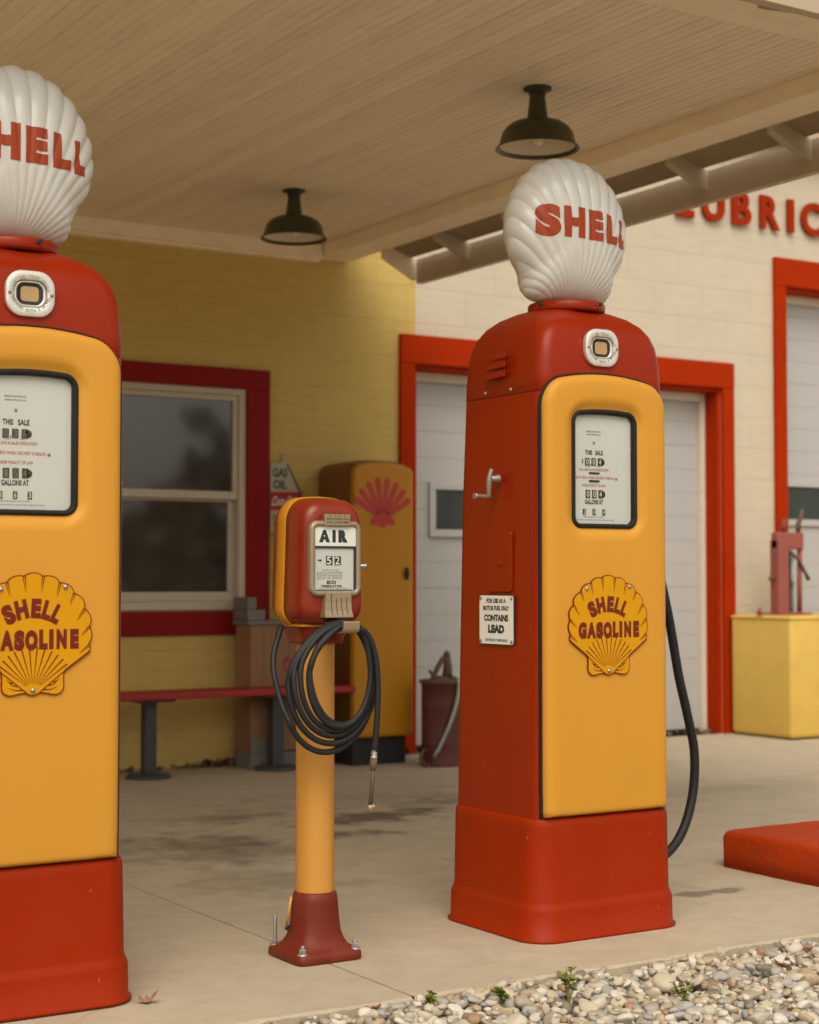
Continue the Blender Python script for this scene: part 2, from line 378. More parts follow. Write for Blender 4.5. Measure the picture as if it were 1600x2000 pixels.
def glyphs(txt, bold=.0, depth=0.0, spacing=1.0):
    """text as a bmesh in its own plane (x right, y up), size 1"""
    key = (txt, bold, depth, spacing)
    if key not in _tc:
        cu = bpy.data.curves.new('lettering_source', 'FONT'); cu.body = txt; cu.offset = bold; cu.extrude = depth
        cu.space_character = spacing; cu.resolution_u = 4
        o = bpy.data.objects.new('lettering_source', cu); COL.objects.link(o)
        dg = bpy.context.evaluated_depsgraph_get(); me = bpy.data.meshes.new_from_object(o.evaluated_get(dg))
        bpy.data.objects.remove(o); bpy.data.curves.remove(cu)
        v = np.array([x.co[:] for x in me.vertices]); f = [list(p.vertices) for p in me.polygons]
        bpy.data.meshes.remove(me); _tc[key] = (v, f)
    return _tc[key]
def put_text(mb, txt, mat, place, h, w=None, bold=.0, depth=0.0, spacing=1.0, cut=0, align='C', capref=None):
    """writes txt with cap height h (and total width w) through place(u, v, d) -> xyz ; u, v centred on the line"""
    v, f = glyphs(txt, bold, depth, spacing)
    cv, _ = glyphs('H', bold, depth, spacing)
    y0, y1 = cv[:, 1].min(), cv[:, 1].max(); sy = h / (y1 - y0)
    x0, x1 = v[:, 0].min(), v[:, 0].max(); sx = (w / (x1 - x0)) if w else sy
    xc = (x0 + x1) / 2 if align == 'C' else x0
    if cut:
        bm = bmesh.new(); vs = [bm.verts.new(((p[0] - xc) * sx, (p[1] - (y0 + y1) / 2) * sy, p[2] * sy)) for p in v]
        for q in f:
            try: bm.faces.new([vs[i] for i in q])
            except ValueError: pass
        for ax in (0, 1):
            lo = min(vv.co[ax] for vv in bm.verts); hi = max(vv.co[ax] for vv in bm.verts); c = lo + cut
            while c < hi:
                no = Vector((1, 0, 0)) if ax == 0 else Vector((0, 1, 0))
                bmesh.ops.bisect_plane(bm, geom=bm.verts[:] + bm.edges[:] + bm.faces[:], plane_co=no * c, plane_no=no, dist=1e-5)
                c += cut
        bmesh.ops.triangulate(bm, faces=bm.faces[:])
        bm.verts.index_update()
        mb.add([place(*vv.co) for vv in bm.verts], [[q.index for q in ff.verts] for ff in bm.faces], mat, False); bm.free()
    else:
        mb.add([place((p[0] - xc) * sx, (p[1] - (y0 + y1) / 2) * sy, p[2] * sy) for p in v], f, mat)
def front(x, z, y):      # plane facing -Y
    return lambda u, v, d=0: (x + u, y - d, z + v)
def left(y, z, x):       # plane facing -X  (reading direction runs towards -Y)
    return lambda u, v, d=0: (x - d, y - u, z + v)
def arc_text(mb, txt, mat, cx, cz, rad, a_mid, a_step, y, h, w=None, bold=0, depth=0, inward=False, weights=None):
    n = len(txt)
    for i, ch in enumerate(txt):
        if ch == ' ': continue
        a = R(a_mid - (i - (n - 1) / 2) * a_step * (-1 if inward else 1))
        ux, uz = (math.sin(a + 0), math.cos(a))          # radial, a measured from +z clockwise is negative step
        px, pz = cx - math.sin(a) * rad, cz + math.cos(a) * rad
        rx, rz = math.cos(a), math.sin(a); tx, tz = -math.sin(a), math.cos(a)
        if inward: rx, rz, tx, tz = -rx, -rz, -tx, -tz
        put_text(mb, ch, mat, lambda u, v, d=0: (px + u * rx + v * tx, y - d, pz + u * rz + v * tz), h, w if ch not in 'I' else None, bold, depth)
def inset(poly, d):
    n = len(poly); out = []
    for i in range(n):
        a, b, c = poly[i - 1], poly[i], poly[(i + 1) % n]
        e1 = Vector((b[0] - a[0], b[1] - a[1])); e2 = Vector((c[0] - b[0], c[1] - b[1]))
        if e1.length < 1e-9 or e2.length < 1e-9: out.append(b); continue
        e1.normalize(); e2.normalize()
        nn = Vector((-e1.y - e2.y, e1.x + e2.x))
        if nn.length < 1e-6: out.append(b); continue
        nn.normalize(); k = d / max(.45, nn.dot(Vector((-e1.y, e1.x))))
        out.append((b[0] + nn.x * k, b[1] + nn.y * k))
    return out
def strip(mb, pts, w0, w1, y, m):
    """tapered painted stroke in the plane y"""
    pts = [Vector(p) for p in pts]; L = []
    for i, p in enumerate(pts):
        t = (pts[min(i + 1, len(pts) - 1)] - pts[max(i - 1, 0)]).normalized(); w = (w0 + (w1 - w0) * i / (len(pts) - 1)) / 2
        L.append(((p.x - t.y * w, y, p.y + t.x * w), (p.x + t.y * w, y, p.y - t.x * w)))
    for a, b in zip(L, L[1:]): mb.add([a[0], a[1], b[1], b[0]], [(0, 1, 2, 3)], m)

# ------------------------------------------------------------------ ground
WY = 9.4                       # face of the station wall
def sheet(name, x0, x1, y0, y1, z, m, n=1):
    b = MB(); b.add([(x0, y0, z), (x1, y0, z), (x1, y1, z), (x0, y1, z)], [(0, 1, 2, 3)], m)
    return tag(b.build(name), kind='structure')
sheet('ground', -600, 600, -600, 600, -.16, 'field')
# concrete apron: separate slabs with open joints, broken front edge
b = MB()
xs = [-14, -3.6, 2.487, 8.6, 14.7, 24]
jx = .0035
b.box(-14, 24, 3.95, 14, -.22, -.012, 'concrete')
ys = [3.945, 7.15, WY + 1.2]
for i in range(len(xs) - 1):
    for j in range(len(ys) - 1):
        x0, x1, y0, y1 = xs[i] + jx, xs[i + 1] - jx, ys[j] + (jx if j else 0), ys[j + 1] - jx
        if j == 0:
            n = max(2, int((x1 - x0) / .02)); top = []; bot = []; low = []
            for k in range(n + 1):
                x = x0 + (x1 - x0) * k / n; e = .004 * math.sin(x * 7.1) + random.uniform(-.003, .003)
                c = .006 + .006 * random.random() + (.02 if random.random() < .03 else 0)
                top.append((x, y0 + c + e, 0)); bot.append((x, y0 + e, -c * .8)); low.append((x, y0 + e + .004, -.16))
            back = [(p[0], y1, 0) for p in top]
            b.rings([low, bot, top, back], 'concrete', False, False, False, closed=False)
            b.add([(x1, y0 + .02, 0), (x1, y1, 0), (x1, y1, -.02), (x1, y0 + .02, -.15), (x0, y0 + .02, 0), (x0, y1, 0), (x0, y1, -.02), (x0, y0 + .02, -.15)],
                  [(0, 1, 2, 3), (4, 7, 6, 5)], 'concrete')
        else:
            b.box(x0, x1, y0, y1, -.011, 0, 'concrete')
tag(b.build('concrete_apron'), kind='structure')
sheet('gravel_bed', -14, 24, 1.2, 3.947, -.060, 'soil')

# pebbles
def ico(sub):
    bm = bmesh.new(); bmesh.ops.create_icosphere(bm, subdivisions=sub, radius=1)
    v = np.array([x.co[:] for x in bm.verts]); f = np.array([[q.index for q in p.verts] for p in bm.faces]); bm.free(); return v, f
def pebbles():
    V2, F2 = ico(3); V1, F1 = ico(2)
    res = .006; X0, X1, Y0, Y1 = .6, 5.4, 2.95, 3.955
    H = np.full((int((X1 - X0) / res) + 1, int((Y1 - Y0) / res) + 1), -.058)
    VV = []; FF = []; o = 0
    N = 15000
    for i in range(N):
        a = float(np.clip(rng.lognormal(math.log(.0188), .30), .011, .042)); bb = a * rng.uniform(.68, .95); c = a * rng.uniform(.42, .72)
        if i > N * .8: a *= .55; bb *= .55; c *= .6
        x = rng.uniform(X0 + .04, X1 - .04); y = rng.uniform(Y0 + .04, Y1 - .002 - bb * .9)
        ix, iy, k = int((x - X0) / res), int((y - Y0) / res), max(1, int(a * .75 / res))
        sl = H[max(0, ix - k):ix + k + 1, max(0, iy - k):iy + k + 1]
        z = np.percentile(sl, 55) + c * .60
        lim = .004 + .010 * math.sin(x * 2.3 + 1) * math.sin(y * 5) - max(0, 3.5 - y) * .02
        if z + c > lim + a * .35: continue
        gx, gy = np.meshgrid((np.arange(max(0, ix - k), min(H.shape[0], ix + k + 1)) * res + X0 - x) / a, (np.arange(max(0, iy - k), min(H.shape[1], iy + k + 1)) * res + Y0 - y) / a, indexing='ij')
        rr = np.clip(1 - gx ** 2 - gy ** 2, 0, 1)
        sl2 = H[max(0, ix - k):ix + k + 1, max(0, iy - k):iy + k + 1]
        np.maximum(sl2, np.where(rr > 0, z + c * np.sqrt(rr) * .9, -9), out=sl2)
        near = (1.9 < x < 4.4) and y > 3.3
        V, F = (V2, F2) if near else (V1, F1)
        p = V.copy()
        e = rng.uniform(.75, 1.0, 3)
        p = np.sign(p) * np.abs(p) ** e                                   # squarish pebbles
        for q in range(5):
            d = rng.normal(size=3); d /= np.linalg.norm(d)
            t = p @ d; cut = rng.uniform(.48, .88)
            p -= np.outer(np.clip(t - cut, 0, None) * .75, d)             # worn facets
        p *= (a, bb, c)
        R3 = np.array(Euler((rng.normal(0, .25), rng.normal(0, .25), rng.uniform(0, 6.28))).to_matrix())
        p = p @ R3.T + (x, y, z)
        VV.append(p); FF.append(F + o); o += len(p)
    V = np.concatenate(VV); F = np.concatenate(FF)
    me = bpy.data.meshes.new('gravel'); me.vertices.add(len(V)); me.vertices.foreach_set('co', V.astype('f').ravel())
    me.loops.add(F.size); me.loops.foreach_set('vertex_index', F.ravel().astype('i'))
    me.polygons.add(len(F)); me.polygons.foreach_set('loop_start', np.arange(0, F.size, 3, dtype='i')); me.polygons.foreach_set('loop_total', np.full(len(F), 3, dtype='i'))
    me.polygons.foreach_set('use_smooth', np.ones(len(F), bool)); me.materials.append(M['pebble']); me.update(calc_edges=True); me.validate()
    ob = bpy.data.objects.new('gravel', me); COL.objects.link(ob)
    return tag(ob, 'rounded river pebbles in cream, grey and tan filling the strip in front of the concrete', 'gravel', kind='stuff'), H, (X0, Y0, res)
grav, HM, hm0 = pebbles()
def gz(x, y): return float(HM[int((x - hm0[0]) / hm0[2]), int((y - hm0[1]) / hm0[2])])

# ------------------------------------------------------------------ service station
st = empty('service_station', (0, 0, 0), 'pale yellow block service station with red trimmed doors and a boarded canopy', 'building')
WX0, WX1, WZ, PX = -9.0, 17.0, 4.42, 5.944
OPEN = [(3.99, 4.693, .95, 2.316), (5.92, 8.63, 0.0, 2.56), (9.285, 12.6, 0.0, 3.384)]
OPEN[0] = (2.35, 4.693, .95, 2.316)
b = MB()
gx = sorted({WX0, WX1, PX, *[o[0] for o in OPEN], *[o[1] for o in OPEN]}); gzs = sorted({-.1, WZ, *[o[2] for o in OPEN], *[o[3] for o in OPEN]})
for i in range(len(gx) - 1):
    for j in range(len(gzs) - 1):
        x0, x1, z0, z1 = gx[i], gx[i + 1], gzs[j], gzs[j + 1]; cx, cz = (x0 + x1) / 2, (z0 + z1) / 2
        if any(o[0] < cx < o[1] and o[2] < cz < o[3] for o in OPEN): continue
        b.add([(x0, WY, z0), (x1, WY, z0), (x1, WY, z1), (x0, WY, z1)], [(0, 1, 2, 3)], 'wall_yellow' if cx < PX else 'wall_cream')
for (x0, x1, z0, z1) in OPEN:
    b.add([(x0, WY, z0), (x0, WY + .22, z0), (x0, WY + .22, z1), (x0, WY, z1), (x1, WY, z0), (x1, WY + .22, z0), (x1, WY + .22, z1), (x1, WY, z1)],
          [(0, 1, 2, 3), (5, 4, 7, 6), (3, 2, 6, 7), (0, 4, 5, 1)], 'wall_yellow')
b.box(WX0, WX1, WY + .5, WY + 7, 0, WZ - .02, 'wall_cream')                # body of the building behind the front wall
b.box(PX, WX1, WY - .0, WY + .5, WZ, WZ + .05, 'wall_cream')
wall = b.build('wall', st, norm=False)
b = MB(); b.box(PX - .2, WX1 + .3, WY - .16, WY + 7.4, WZ + .05, WZ + .2, 'fascia'); b.build('roof', st)
# red lettering on the wall
b = MB()
for ch, xa, xb in [('L', 8.185, 8.36), ('U', 8.44, 8.66), ('B', 8.738, 8.93), ('R', 9.025, 9.225), ('I', 9.31, 9.375), ('C', 9.455, 9.68), ('A', 9.75, 9.99), ('T', 10.05, 10.26), ('I', 10.34, 10.405), ('O', 10.49, 10.73), ('N', 10.82, 11.04)]:
    put_text(b, ch, 'letter_red', front((xa + xb) / 2, 3.932, WY - .025), .255, xb - xa, bold=.035, depth=.035)
b.build('lettering', st)
# window: red trim, cream frame, two sashes
def frame_boxes(b, x0, x1, z0, z1, w, y0, y1, m, wb=None, wt=None, bev=.004):
    wb = wb or w; wt = wt or w
    b.box(x0, x0 + w, y0, y1, z0 + wb, z1 - wt, m, bev); b.box(x1 - w, x1, y0, y1, z0 + wb, z1 - wt, m, bev)
    b.box(x0, x1, y0, y1, z1 - wt, z1, m, bev); b.box(x0, x1, y0, y1, z0, z0 + wb, m, bev)
b = MB(); b.box(2.2, 2.355, WY - .03, WY, .95, 2.316, 'shaded_red'); b.box(4.693, 4.852, WY - .03, WY, .80, 2.316, 'shaded_red', .004)
b.box(2.2, 4.852, WY - .032, WY, 2.316, 2.44, 'shaded_red', .004); b.box(2.2, 4.693, WY - .028, WY, .80, .945, 'shaded_red', .004)
win = b.build('window', st)
tag(win, 'two part sash window with a wide red board trim, darkened as if shaded')
b = MB(); frame_boxes(b, 2.355, 4.693, .952, 2.316, .045, WY - .012, WY + .06, 'white_frame', .05, .04)
b.build('frame', win)
b = MB(); frame_boxes(b, 2.40, 4.648, 1.63, 2.276,   .035, WY + .005, WY + .045, 'white_frame', .05); b.build('sash', win); b = MB()
frame_boxes(b, 2.40, 4.648, 1.002, 1.66, .045, WY + .047, WY + .085, 'white_frame', .06)
b.build('sash', win)
b = MB(); b.add([(2.43, WY + .025, 1.67), (4.62, WY + .025, 1.67), (4.62, WY + .025, 2.25), (2.43, WY + .025, 2.25)], [(0, 1, 2, 3)], 'window_glass'); b.build('pane', win, norm=False); b = MB()
b.add([(2.43, WY + .065, 1.05), (4.61, WY + .065, 1.05), (4.61, WY + .065, 1.62), (2.43, WY + .065, 1.62)], [(0, 1, 2, 3)], 'window_glass')
b.build('pane', win, norm=False)
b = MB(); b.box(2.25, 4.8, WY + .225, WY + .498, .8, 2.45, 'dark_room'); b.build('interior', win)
# roller doors
def garage(x0, x1, ztop, tw, tt, wins, label, ydoor):
    b = MB(); b.box(x0 + .001, x1 - .001, ydoor, ydoor + .04, .012, ztop - .003, 'door_white')
    zz = .02
    while zz < ztop:                                                 # shallow pressed section joints
        for dz in (0, .176, .352):
            if zz + dz < ztop: b.box(x0 + .002, x1 - .002, ydoor - .006, ydoor + .001, zz + dz, min(ztop - .004, zz + dz + (.1745 if dz < .3 else .1755)), 'door_white', .0012)
        zz += .53
    d = b.build('garage_door', st); tag(d, label)
    for (a, c, e, f) in wins:
        b = MB(); frame_boxes(b, a - .05, c + .05, e - .045, f + .045, .05, ydoor - .03, ydoor + .006, 'door_white'); b.build('window_frame', d)
        b = MB(); b.box(a, c, ydoor - .014, ydoor - .008, e, f, 'pane_dark'); b.build('pane', d)
    b = MB()
    b.box(x0 - tw, x0, WY - .035, WY, 0, ztop, 'trim_red', .004); b.box(x1, x1 + tw, WY - .035, WY, 0, ztop, 'trim_red', .004)
    b.box(x0 - tw, x1 + tw, WY - .038, WY, ztop, ztop + tt, 'trim_red', .004)
    b.box(x1 - .03, x1, WY + .002, ydoor + .02, 0, ztop, 'trim_red'); b.box(x0, x0 + .03, WY + .002, ydoor + .02, 0, ztop, 'trim_red')
    b.box(x0 + .03, x1 - .03, WY + .002, ydoor + .02, ztop - .03, ztop, 'trim_red')
    b.build('trim', d)
    b = MB(); b.box(x0 + .031, x0 + .075, ydoor - .055, ydoor - .008, .01, ztop - .032, 'door_seal'); b.build('door_stop', d); b = MB(); b.box(x1 - .075, x1 - .031, ydoor - .055, ydoor - .008, .01, ztop - .032, 'door_seal')
    b.box(x0 + .076, x1 - .076, ydoor - .055, ydoor - .008, ztop - .09, ztop - .032, 'door_seal')
    b.build('door_stop', d)
    b = MB(); b.box(x0 + .08, x1 - .08, ydoor - .02, ydoor - .007, .004, .03, 'black'); b.build('bottom_seal', d)
M['pane_dark'] = paint('door_pane_reflective', (.045, .055, .052), .12, .3, bdist=0, spec=.9)
garage(5.92, 8.63, 2.56, .11, .19, [(6.21, 6.80, 1.47, 1.75), (7.05, 7.65, 1.47, 1.75)], 'white sectional garage door with a small window, beside the yellow cabinet', WY + .19)
garage(9.285, 12.6, 3.384, .115, .215, [(9.40, 10.4, 1.60, 1.865), (10.6, 11.6, 1.60, 1.865)], 'taller white sectional garage door under the red wall lettering', WY + .19)

# canopy
CZ = 3.262
CX0 = .02
def bx(y): return 5.165 + (y - 5) * .007            # left edge of the side beam
b = MB()
NB = int((5.30 - CX0) / .0475)
vs = []; fs = []; bd = []
for i in range(NB):
    x = CX0 + i * .0475; g = .0055 if i % 2 else .009; d = .005 if i % 2 else .010
    o = len(vs)
    prof = [(x, 0), (x + g * .5, d), (x + g, 0), (x + .0475, 0)]
    for (px, dz) in prof: vs += [(px, 4.45, CZ + dz), (px, WY, CZ + dz)]
    for k in range(3): fs.append((o + 2 * k, o + 2 * k + 1, o + 2 * k + 3, o + 2 * k + 2)); bd.append(i)
b.add(vs, fs, 'ceil')
can = b.build('canopy', st, norm=False); tag(can, 'cream painted beadboard canopy ceiling with open eave rafters')
at = can.data.attributes.new('board', 'FLOAT', 'FACE')
bv = [random.random() for _ in range(NB // 2 + 1)]
at.data.foreach_set('value', [bv[i // 2] for i in bd])
b = MB()                                             # side beam, skewed box
for (x0, x1, z0, z1) in [(0, .222, 3.182, 3.42)]:
    p = []
    for y in (4.34, WY):
        p += [(bx(y) + x0, y, z0), (bx(y) + x1, y, z0), (bx(y) + x1, y, z1), (bx(y) + x0, y, z1)]
    b.add(p, [(0, 1, 2, 3), (7, 6, 5, 4), (0, 4, 5, 1), (1, 5, 6, 2), (2, 6, 7, 3), (3, 7, 4, 0)], 'beam')
b.build('side_beam', can)
b = MB(); b.box(CX0 - .20, CX0 + .035, 4.34, WY, 3.182, 3.42, 'beam'); b.build('side_beam', can)
b = MB(); b.box(CX0 + .036, bx(4.4) - .004, 4.34, 4.57, 3.182, 3.42, 'beam', .004); b.build('front_beam', can)
b = MB(); b.box(CX0 + .036, 5.19, WY - .10, WY - .001, 3.172, CZ - .001, 'beam', .006); b.box(CX0 + .036, 5.19, WY - .06, WY - .002, 3.155, 3.172, 'beam'); b.build('wall_moulding', can)
def tail(y, ln=.235, drop=.105):
    b = MB(); x = bx(y) + .2235
    b.prism([(x, 3.155), (x + ln, 3.155 - drop), (x + ln, 3.145), (x, 3.29)], y - .023, y + .023, 'fascia'); return b.build('rafter_tail', can)
yy = 5.53
while yy < 8.8: tail(yy); yy += .704
tail(4.82)
for k in range(8):
    x = 4.9 - k * .704
    b = MB(); z0 = 3.155; b.add([(x - .023, 4.338, z0), (x + .023, 4.338, z0), (x + .023, 3.98, z0 - .13), (x - .023, 3.98, z0 - .13), (x - .023, 4.338, 3.29), (x + .023, 4.338, 3.29), (x + .023, 3.98, 3.145), (x - .023, 3.98, 3.145)],
        [(0, 1, 2, 3), (4, 7, 6, 5), (0, 4, 5, 1), (1, 5, 6, 2), (2, 6, 7, 3), (3, 7, 4, 0)], 'fascia'); b.build('rafter_tail', can)
b = MB(); y0, y1 = 3.98, 8.93
p = []
for y in (y0, y1):
    x = bx(y) + .460; p += [(x, y, 2.998), (x + .045, y, 2.998), (x + .045, y, 3.150), (x, y, 3.150)]
b.add(p, [(0, 1, 2, 3), (7, 6, 5, 4), (0, 4, 5, 1), (1, 5, 6, 2), (2, 6, 7, 3), (3, 7, 4, 0)], 'fascia')
b.build('side_fascia', can)
b = MB(); b.box(CX0 - .2, bx(3.9) + .50, 3.935, 3.978, 2.998, 3.150, 'fascia', .003); b.build('front_fascia', can)
b = MB(); x = bx(8.9) + .2235
b.prism([(x, 3.14), (x + .236, 3.02), (x + .236, 3.17), (x, 3.29)], 8.93, 8.97, 'beam'); b.build('end_board', can)
b = MB()                                             # roof deck above
xl = CX0 - .36; xr, xw = bx(3.7) + .425, bx(8.6) + .02
b.add([(xl, 3.90, 3.155), (xr, 3.90, 3.155), (2.8, 6.4, 3.95), (2.4, 6.4, 3.95), (bx(8.9) + .425, 8.98, 3.155), (2.8, WY - .003, 3.95), (xw, 8.98, 3.30), (xw, WY - .003, 3.30), (2.4, WY - .003, 3.95), (xl, WY - .003, 3.155)],
      [(0, 1, 2, 3), (1, 4, 6, 2), (6, 7, 5, 2), (3, 2, 5, 8), (0, 3, 8, 9)], 'roof')
b.v = [(p[0], p[1], p[2] + .03) for p in b.v]; nb = len(b.f); b.add([(p[0], p[1], p[2] - .028) for p in b.v], [list(f)[::-1] for f in b.f[:nb]], 'soffit')
b.build('roof_deck', can, norm=False)

# ------------------------------------------------------------------ ceiling lamps
def lamp(x, y, label):
    def lsc(b): b.v = [(p[0] * .745, p[1] * .745, p[2] * .70) for p in b.v]
    t = empty('ceiling_lamp', (x, y, CZ - .001), label, 'lamp', 'barn lamps under the canopy ceiling')
    b = MB(); b.lathe([(.0, 0), (.082, 0), (.082, -.012), (.050, -.020), (.048, -.048), (.0, -.048)], 'dark_metal'); lsc(b); b.build('ceiling_plate', t)
    b = MB(); b.lathe([(.044, -.045), (.046, -.06), (.060, -.182), (.066, -.197), (.055, -.20)], 'lamp_green'); lsc(b); b.build('stem', t)
    b = MB(); b.lathe([(.062, -.197), (.105, -.207), (.150, -.224), (.185, -.250), (.207, -.285), (.222, -.350), (.243, -.376), (.245, -.381), (.240, -.383), (.219, -.360)], 'lamp_green', n=64)
    lsc(b); sh = b.build('shade', t)
    b = MB(); b.lathe([(.2185, -.3605), (.203, -.287), (.182, -.255), (.148, -.229), (.10, -.212), (.05, -.206)], 'lamp_white', n=64); lsc(b); b.build('reflector', sh)
    b = MB(); b.lathe([(.022, -.206), (.022, -.275), (.03, -.29), (.036, -.318), (.03, -.345), (.014, -.358), (.0, -.36)], 'bulb', n=24); lsc(b); b.build('bulb', t)
lamp(4.31, 5.83, 'dark olive barn lamp with a cream inside, hanging above the right gas pump')
lamp(4.33, 8.09, 'dark olive barn lamp hanging far back near the wall, left of the other lamp')

# ------------------------------------------------------------------ gas pumps
def scallop():
    half = [(0, .1585 * 2 * .0)]
    val = [(0, None)]
    sx, sz = .325 / 1250, .325 / 1605
    V = [(102, 215), (280, 300), (433, 440), (547, 645), (601, 882), (595, 1110)]
    sag = [.215, .20, .20, .19, .17, .13]
    pts = []                                          # right half from the top centre down
    top = (-102, 215)
    prev = None
    def arc(a, c, s, n=8):
        a, c = Vector(a), Vector(c); m = (a + c) / 2; ch = (c - a); nrm = Vector((ch.y, -ch.x)).normalized(); h = s * ch.length
        return [a + ch * (i / n) + nrm * (h * (1 - (2 * i / n - 1) ** 2)) for i in range(n + 1)]
    full = arc((-102, 215), (102, 215), .215, 10)
    rt = [p for p in full if p.x >= -1e-6]
    for k in range(5): rt += arc(V[k], V[k + 1], sag[k + 1])[1:]
    rt += [Vector(p) for p in [(612, 1150), (608, 1195), (580, 1230), (340, 1448), (328, 1500), (326, 1560), (330, 1640), (322, 1700), (295, 1742), (250, 1764), (200, 1760), (145, 1745), (95, 1733), (60, 1740), (40, 1756), (0, 1770)]]
    out = [(p.x * sx, (1770 - p.y) * sz) for p in rt]
    lf = [(-x, z) for x, z in out[::-1] if abs(x) > 1e-5]
    return (out[::-1] + lf[::-1][::1])[::1], V, sx, sz
def scallop_poly():
    out, V, sx, sz = scallop()
    return out, V, sx, sz
SHP, SV, SSX, SSZ = scallop()
# order the outline counter-clockwise: right half bottom->top, then left half top->bottom
_r = [p for p in SHP if p[0] > 1e-6]; _r.sort(key=lambda p: 0)
def _outline():
    out, V, sx, sz = scallop()
    n = len(out)
    k = max(range(n), key=lambda i: out[i][1])
    right = [p for p in out[:k + 1]]
    rr_ = [p for p in right if p[0] >= -1e-6]
    lf_ = [(-p[0], p[1]) for p in rr_[::-1] if abs(p[0]) > 1e-5]
    return rr_ + lf_
OUTL = _outline()

def emblem(root, x, z, y):
    """enamel shell sign, bottom centre at (x, z), mounted on the plane y"""
    P = [(x + a, z + c) for a, c in OUTL]
    b = MB(); b.prism(P, y - .0050, y - .0005, 'emb_red')
    e = b.build('emblem', root)
    b = MB(); Q = inset(P, .0030); b.prism(Q, y - .0056, y - .0048, 'emb_yellow'); b.build('enamel_face', e)
    b = MB(); yy = y - .0060
    T = lambda dx, py: (x + dx * SSX, z + (1770 - py) * SSZ)
    for s in (-1, 1):
        strip(b, [T(s * 606, 1205), T(s * 340, 1448), T(s * 55, 1738)], .0032, .0032, yy, 'emb_red')
        tick = [((102, 215), (82, 420)), ((280, 300), (245, 480)), ((433, 440), (385, 590)), ((547, 645), (460, 805)), ((601, 882), (505, 1000)), ((600, 1120), (490, 1230))]
        for (a, c) in tick:
            for off in (-12, 12):
                d = Vector((c[0] - a[0], c[1] - a[1])).normalized(); nx, ny = -d.y * off, d.x * off
                strip(b, [T(s * (a[0] + nx), a[1] + ny), T(s * (c[0] + nx * .4), c[1] + ny * .4)], .0034, .0006, yy, 'emb_red')
        for (pts) in [[(165, 1640), (215, 1625), (262, 1570)], [(105, 1690), (190, 1690), (255, 1655)], [(210, 1600), (250, 1580), (275, 1545)]]:
            strip(b, [T(s * p[0], p[1]) for p in pts], .0040, .0010, yy, 'emb_red')
    for k in range(12):
        a = R(-47 + 94 * k / 11); r1 = 585 - 95 * abs(k - 5.5) / 5.5; r0 = 95
        strip(b, [T(math.sin(a) * r0, 1700 - math.cos(a) * r0), T(math.sin(a) * r1, 1700 - math.cos(a) * r1)], .0012, .0040, yy, 'emb_red')
    b.build('painted_lines', e, norm=False)
    b = MB()
    # SHELL on an arch
    cx0, cy0 = 0, 1330
    for ch, a, wd in [('S', -27.3, .031), ('H', -12.4, .034), ('E', 3.6, .027), ('L', 16.0, .024), ('L', 27.6, .024)]:
        rad = 700 * SSZ; aa = R(a)
        px, pz = x - .002 + math.sin(aa) * rad, z + (1770 - 1335) * SSZ + math.cos(aa) * rad - .0005
        ca, sa = math.cos(aa), math.sin(aa)
        put_text(b, ch, 'emb_red', lambda u, v, d=0: (px + u * ca + v * sa, yy - .0003, pz - u * sa + v * ca), .0515, wd, bold=.075)
    for ch, u0, u1 in [('G', 310, 437), ('A', 442, 582), ('S', 585, 693), ('O', 697, 832), ('L', 845, 935), ('I', 950, 997), ('N', 1027, 1137), ('E', 1172, 1266)]:
        put_text(b, ch, 'emb_red', front(x + ((u0 + u1) / 2 - 785) * SSX, z + (1770 - (1050 if ch in 'GASO' else 1040)) * SSZ, yy - .0003),   .0525, (u1 - u0) * SSX, bold=.085)
    b.build('lettering', e, norm=False)
    for (dx, py) in [(-342, 390), (335, 360), (0, 1697)]:
        b = MB(); c = T(dx, py); b.lathe([(.0068, 0), (.0068, -.002), (.005, -.0045), (.002, -.0055), (.0003, -.0056)], 'steel', (c[0], y - .0055, c[1]), 'Y', 14); b.build('screw', e)

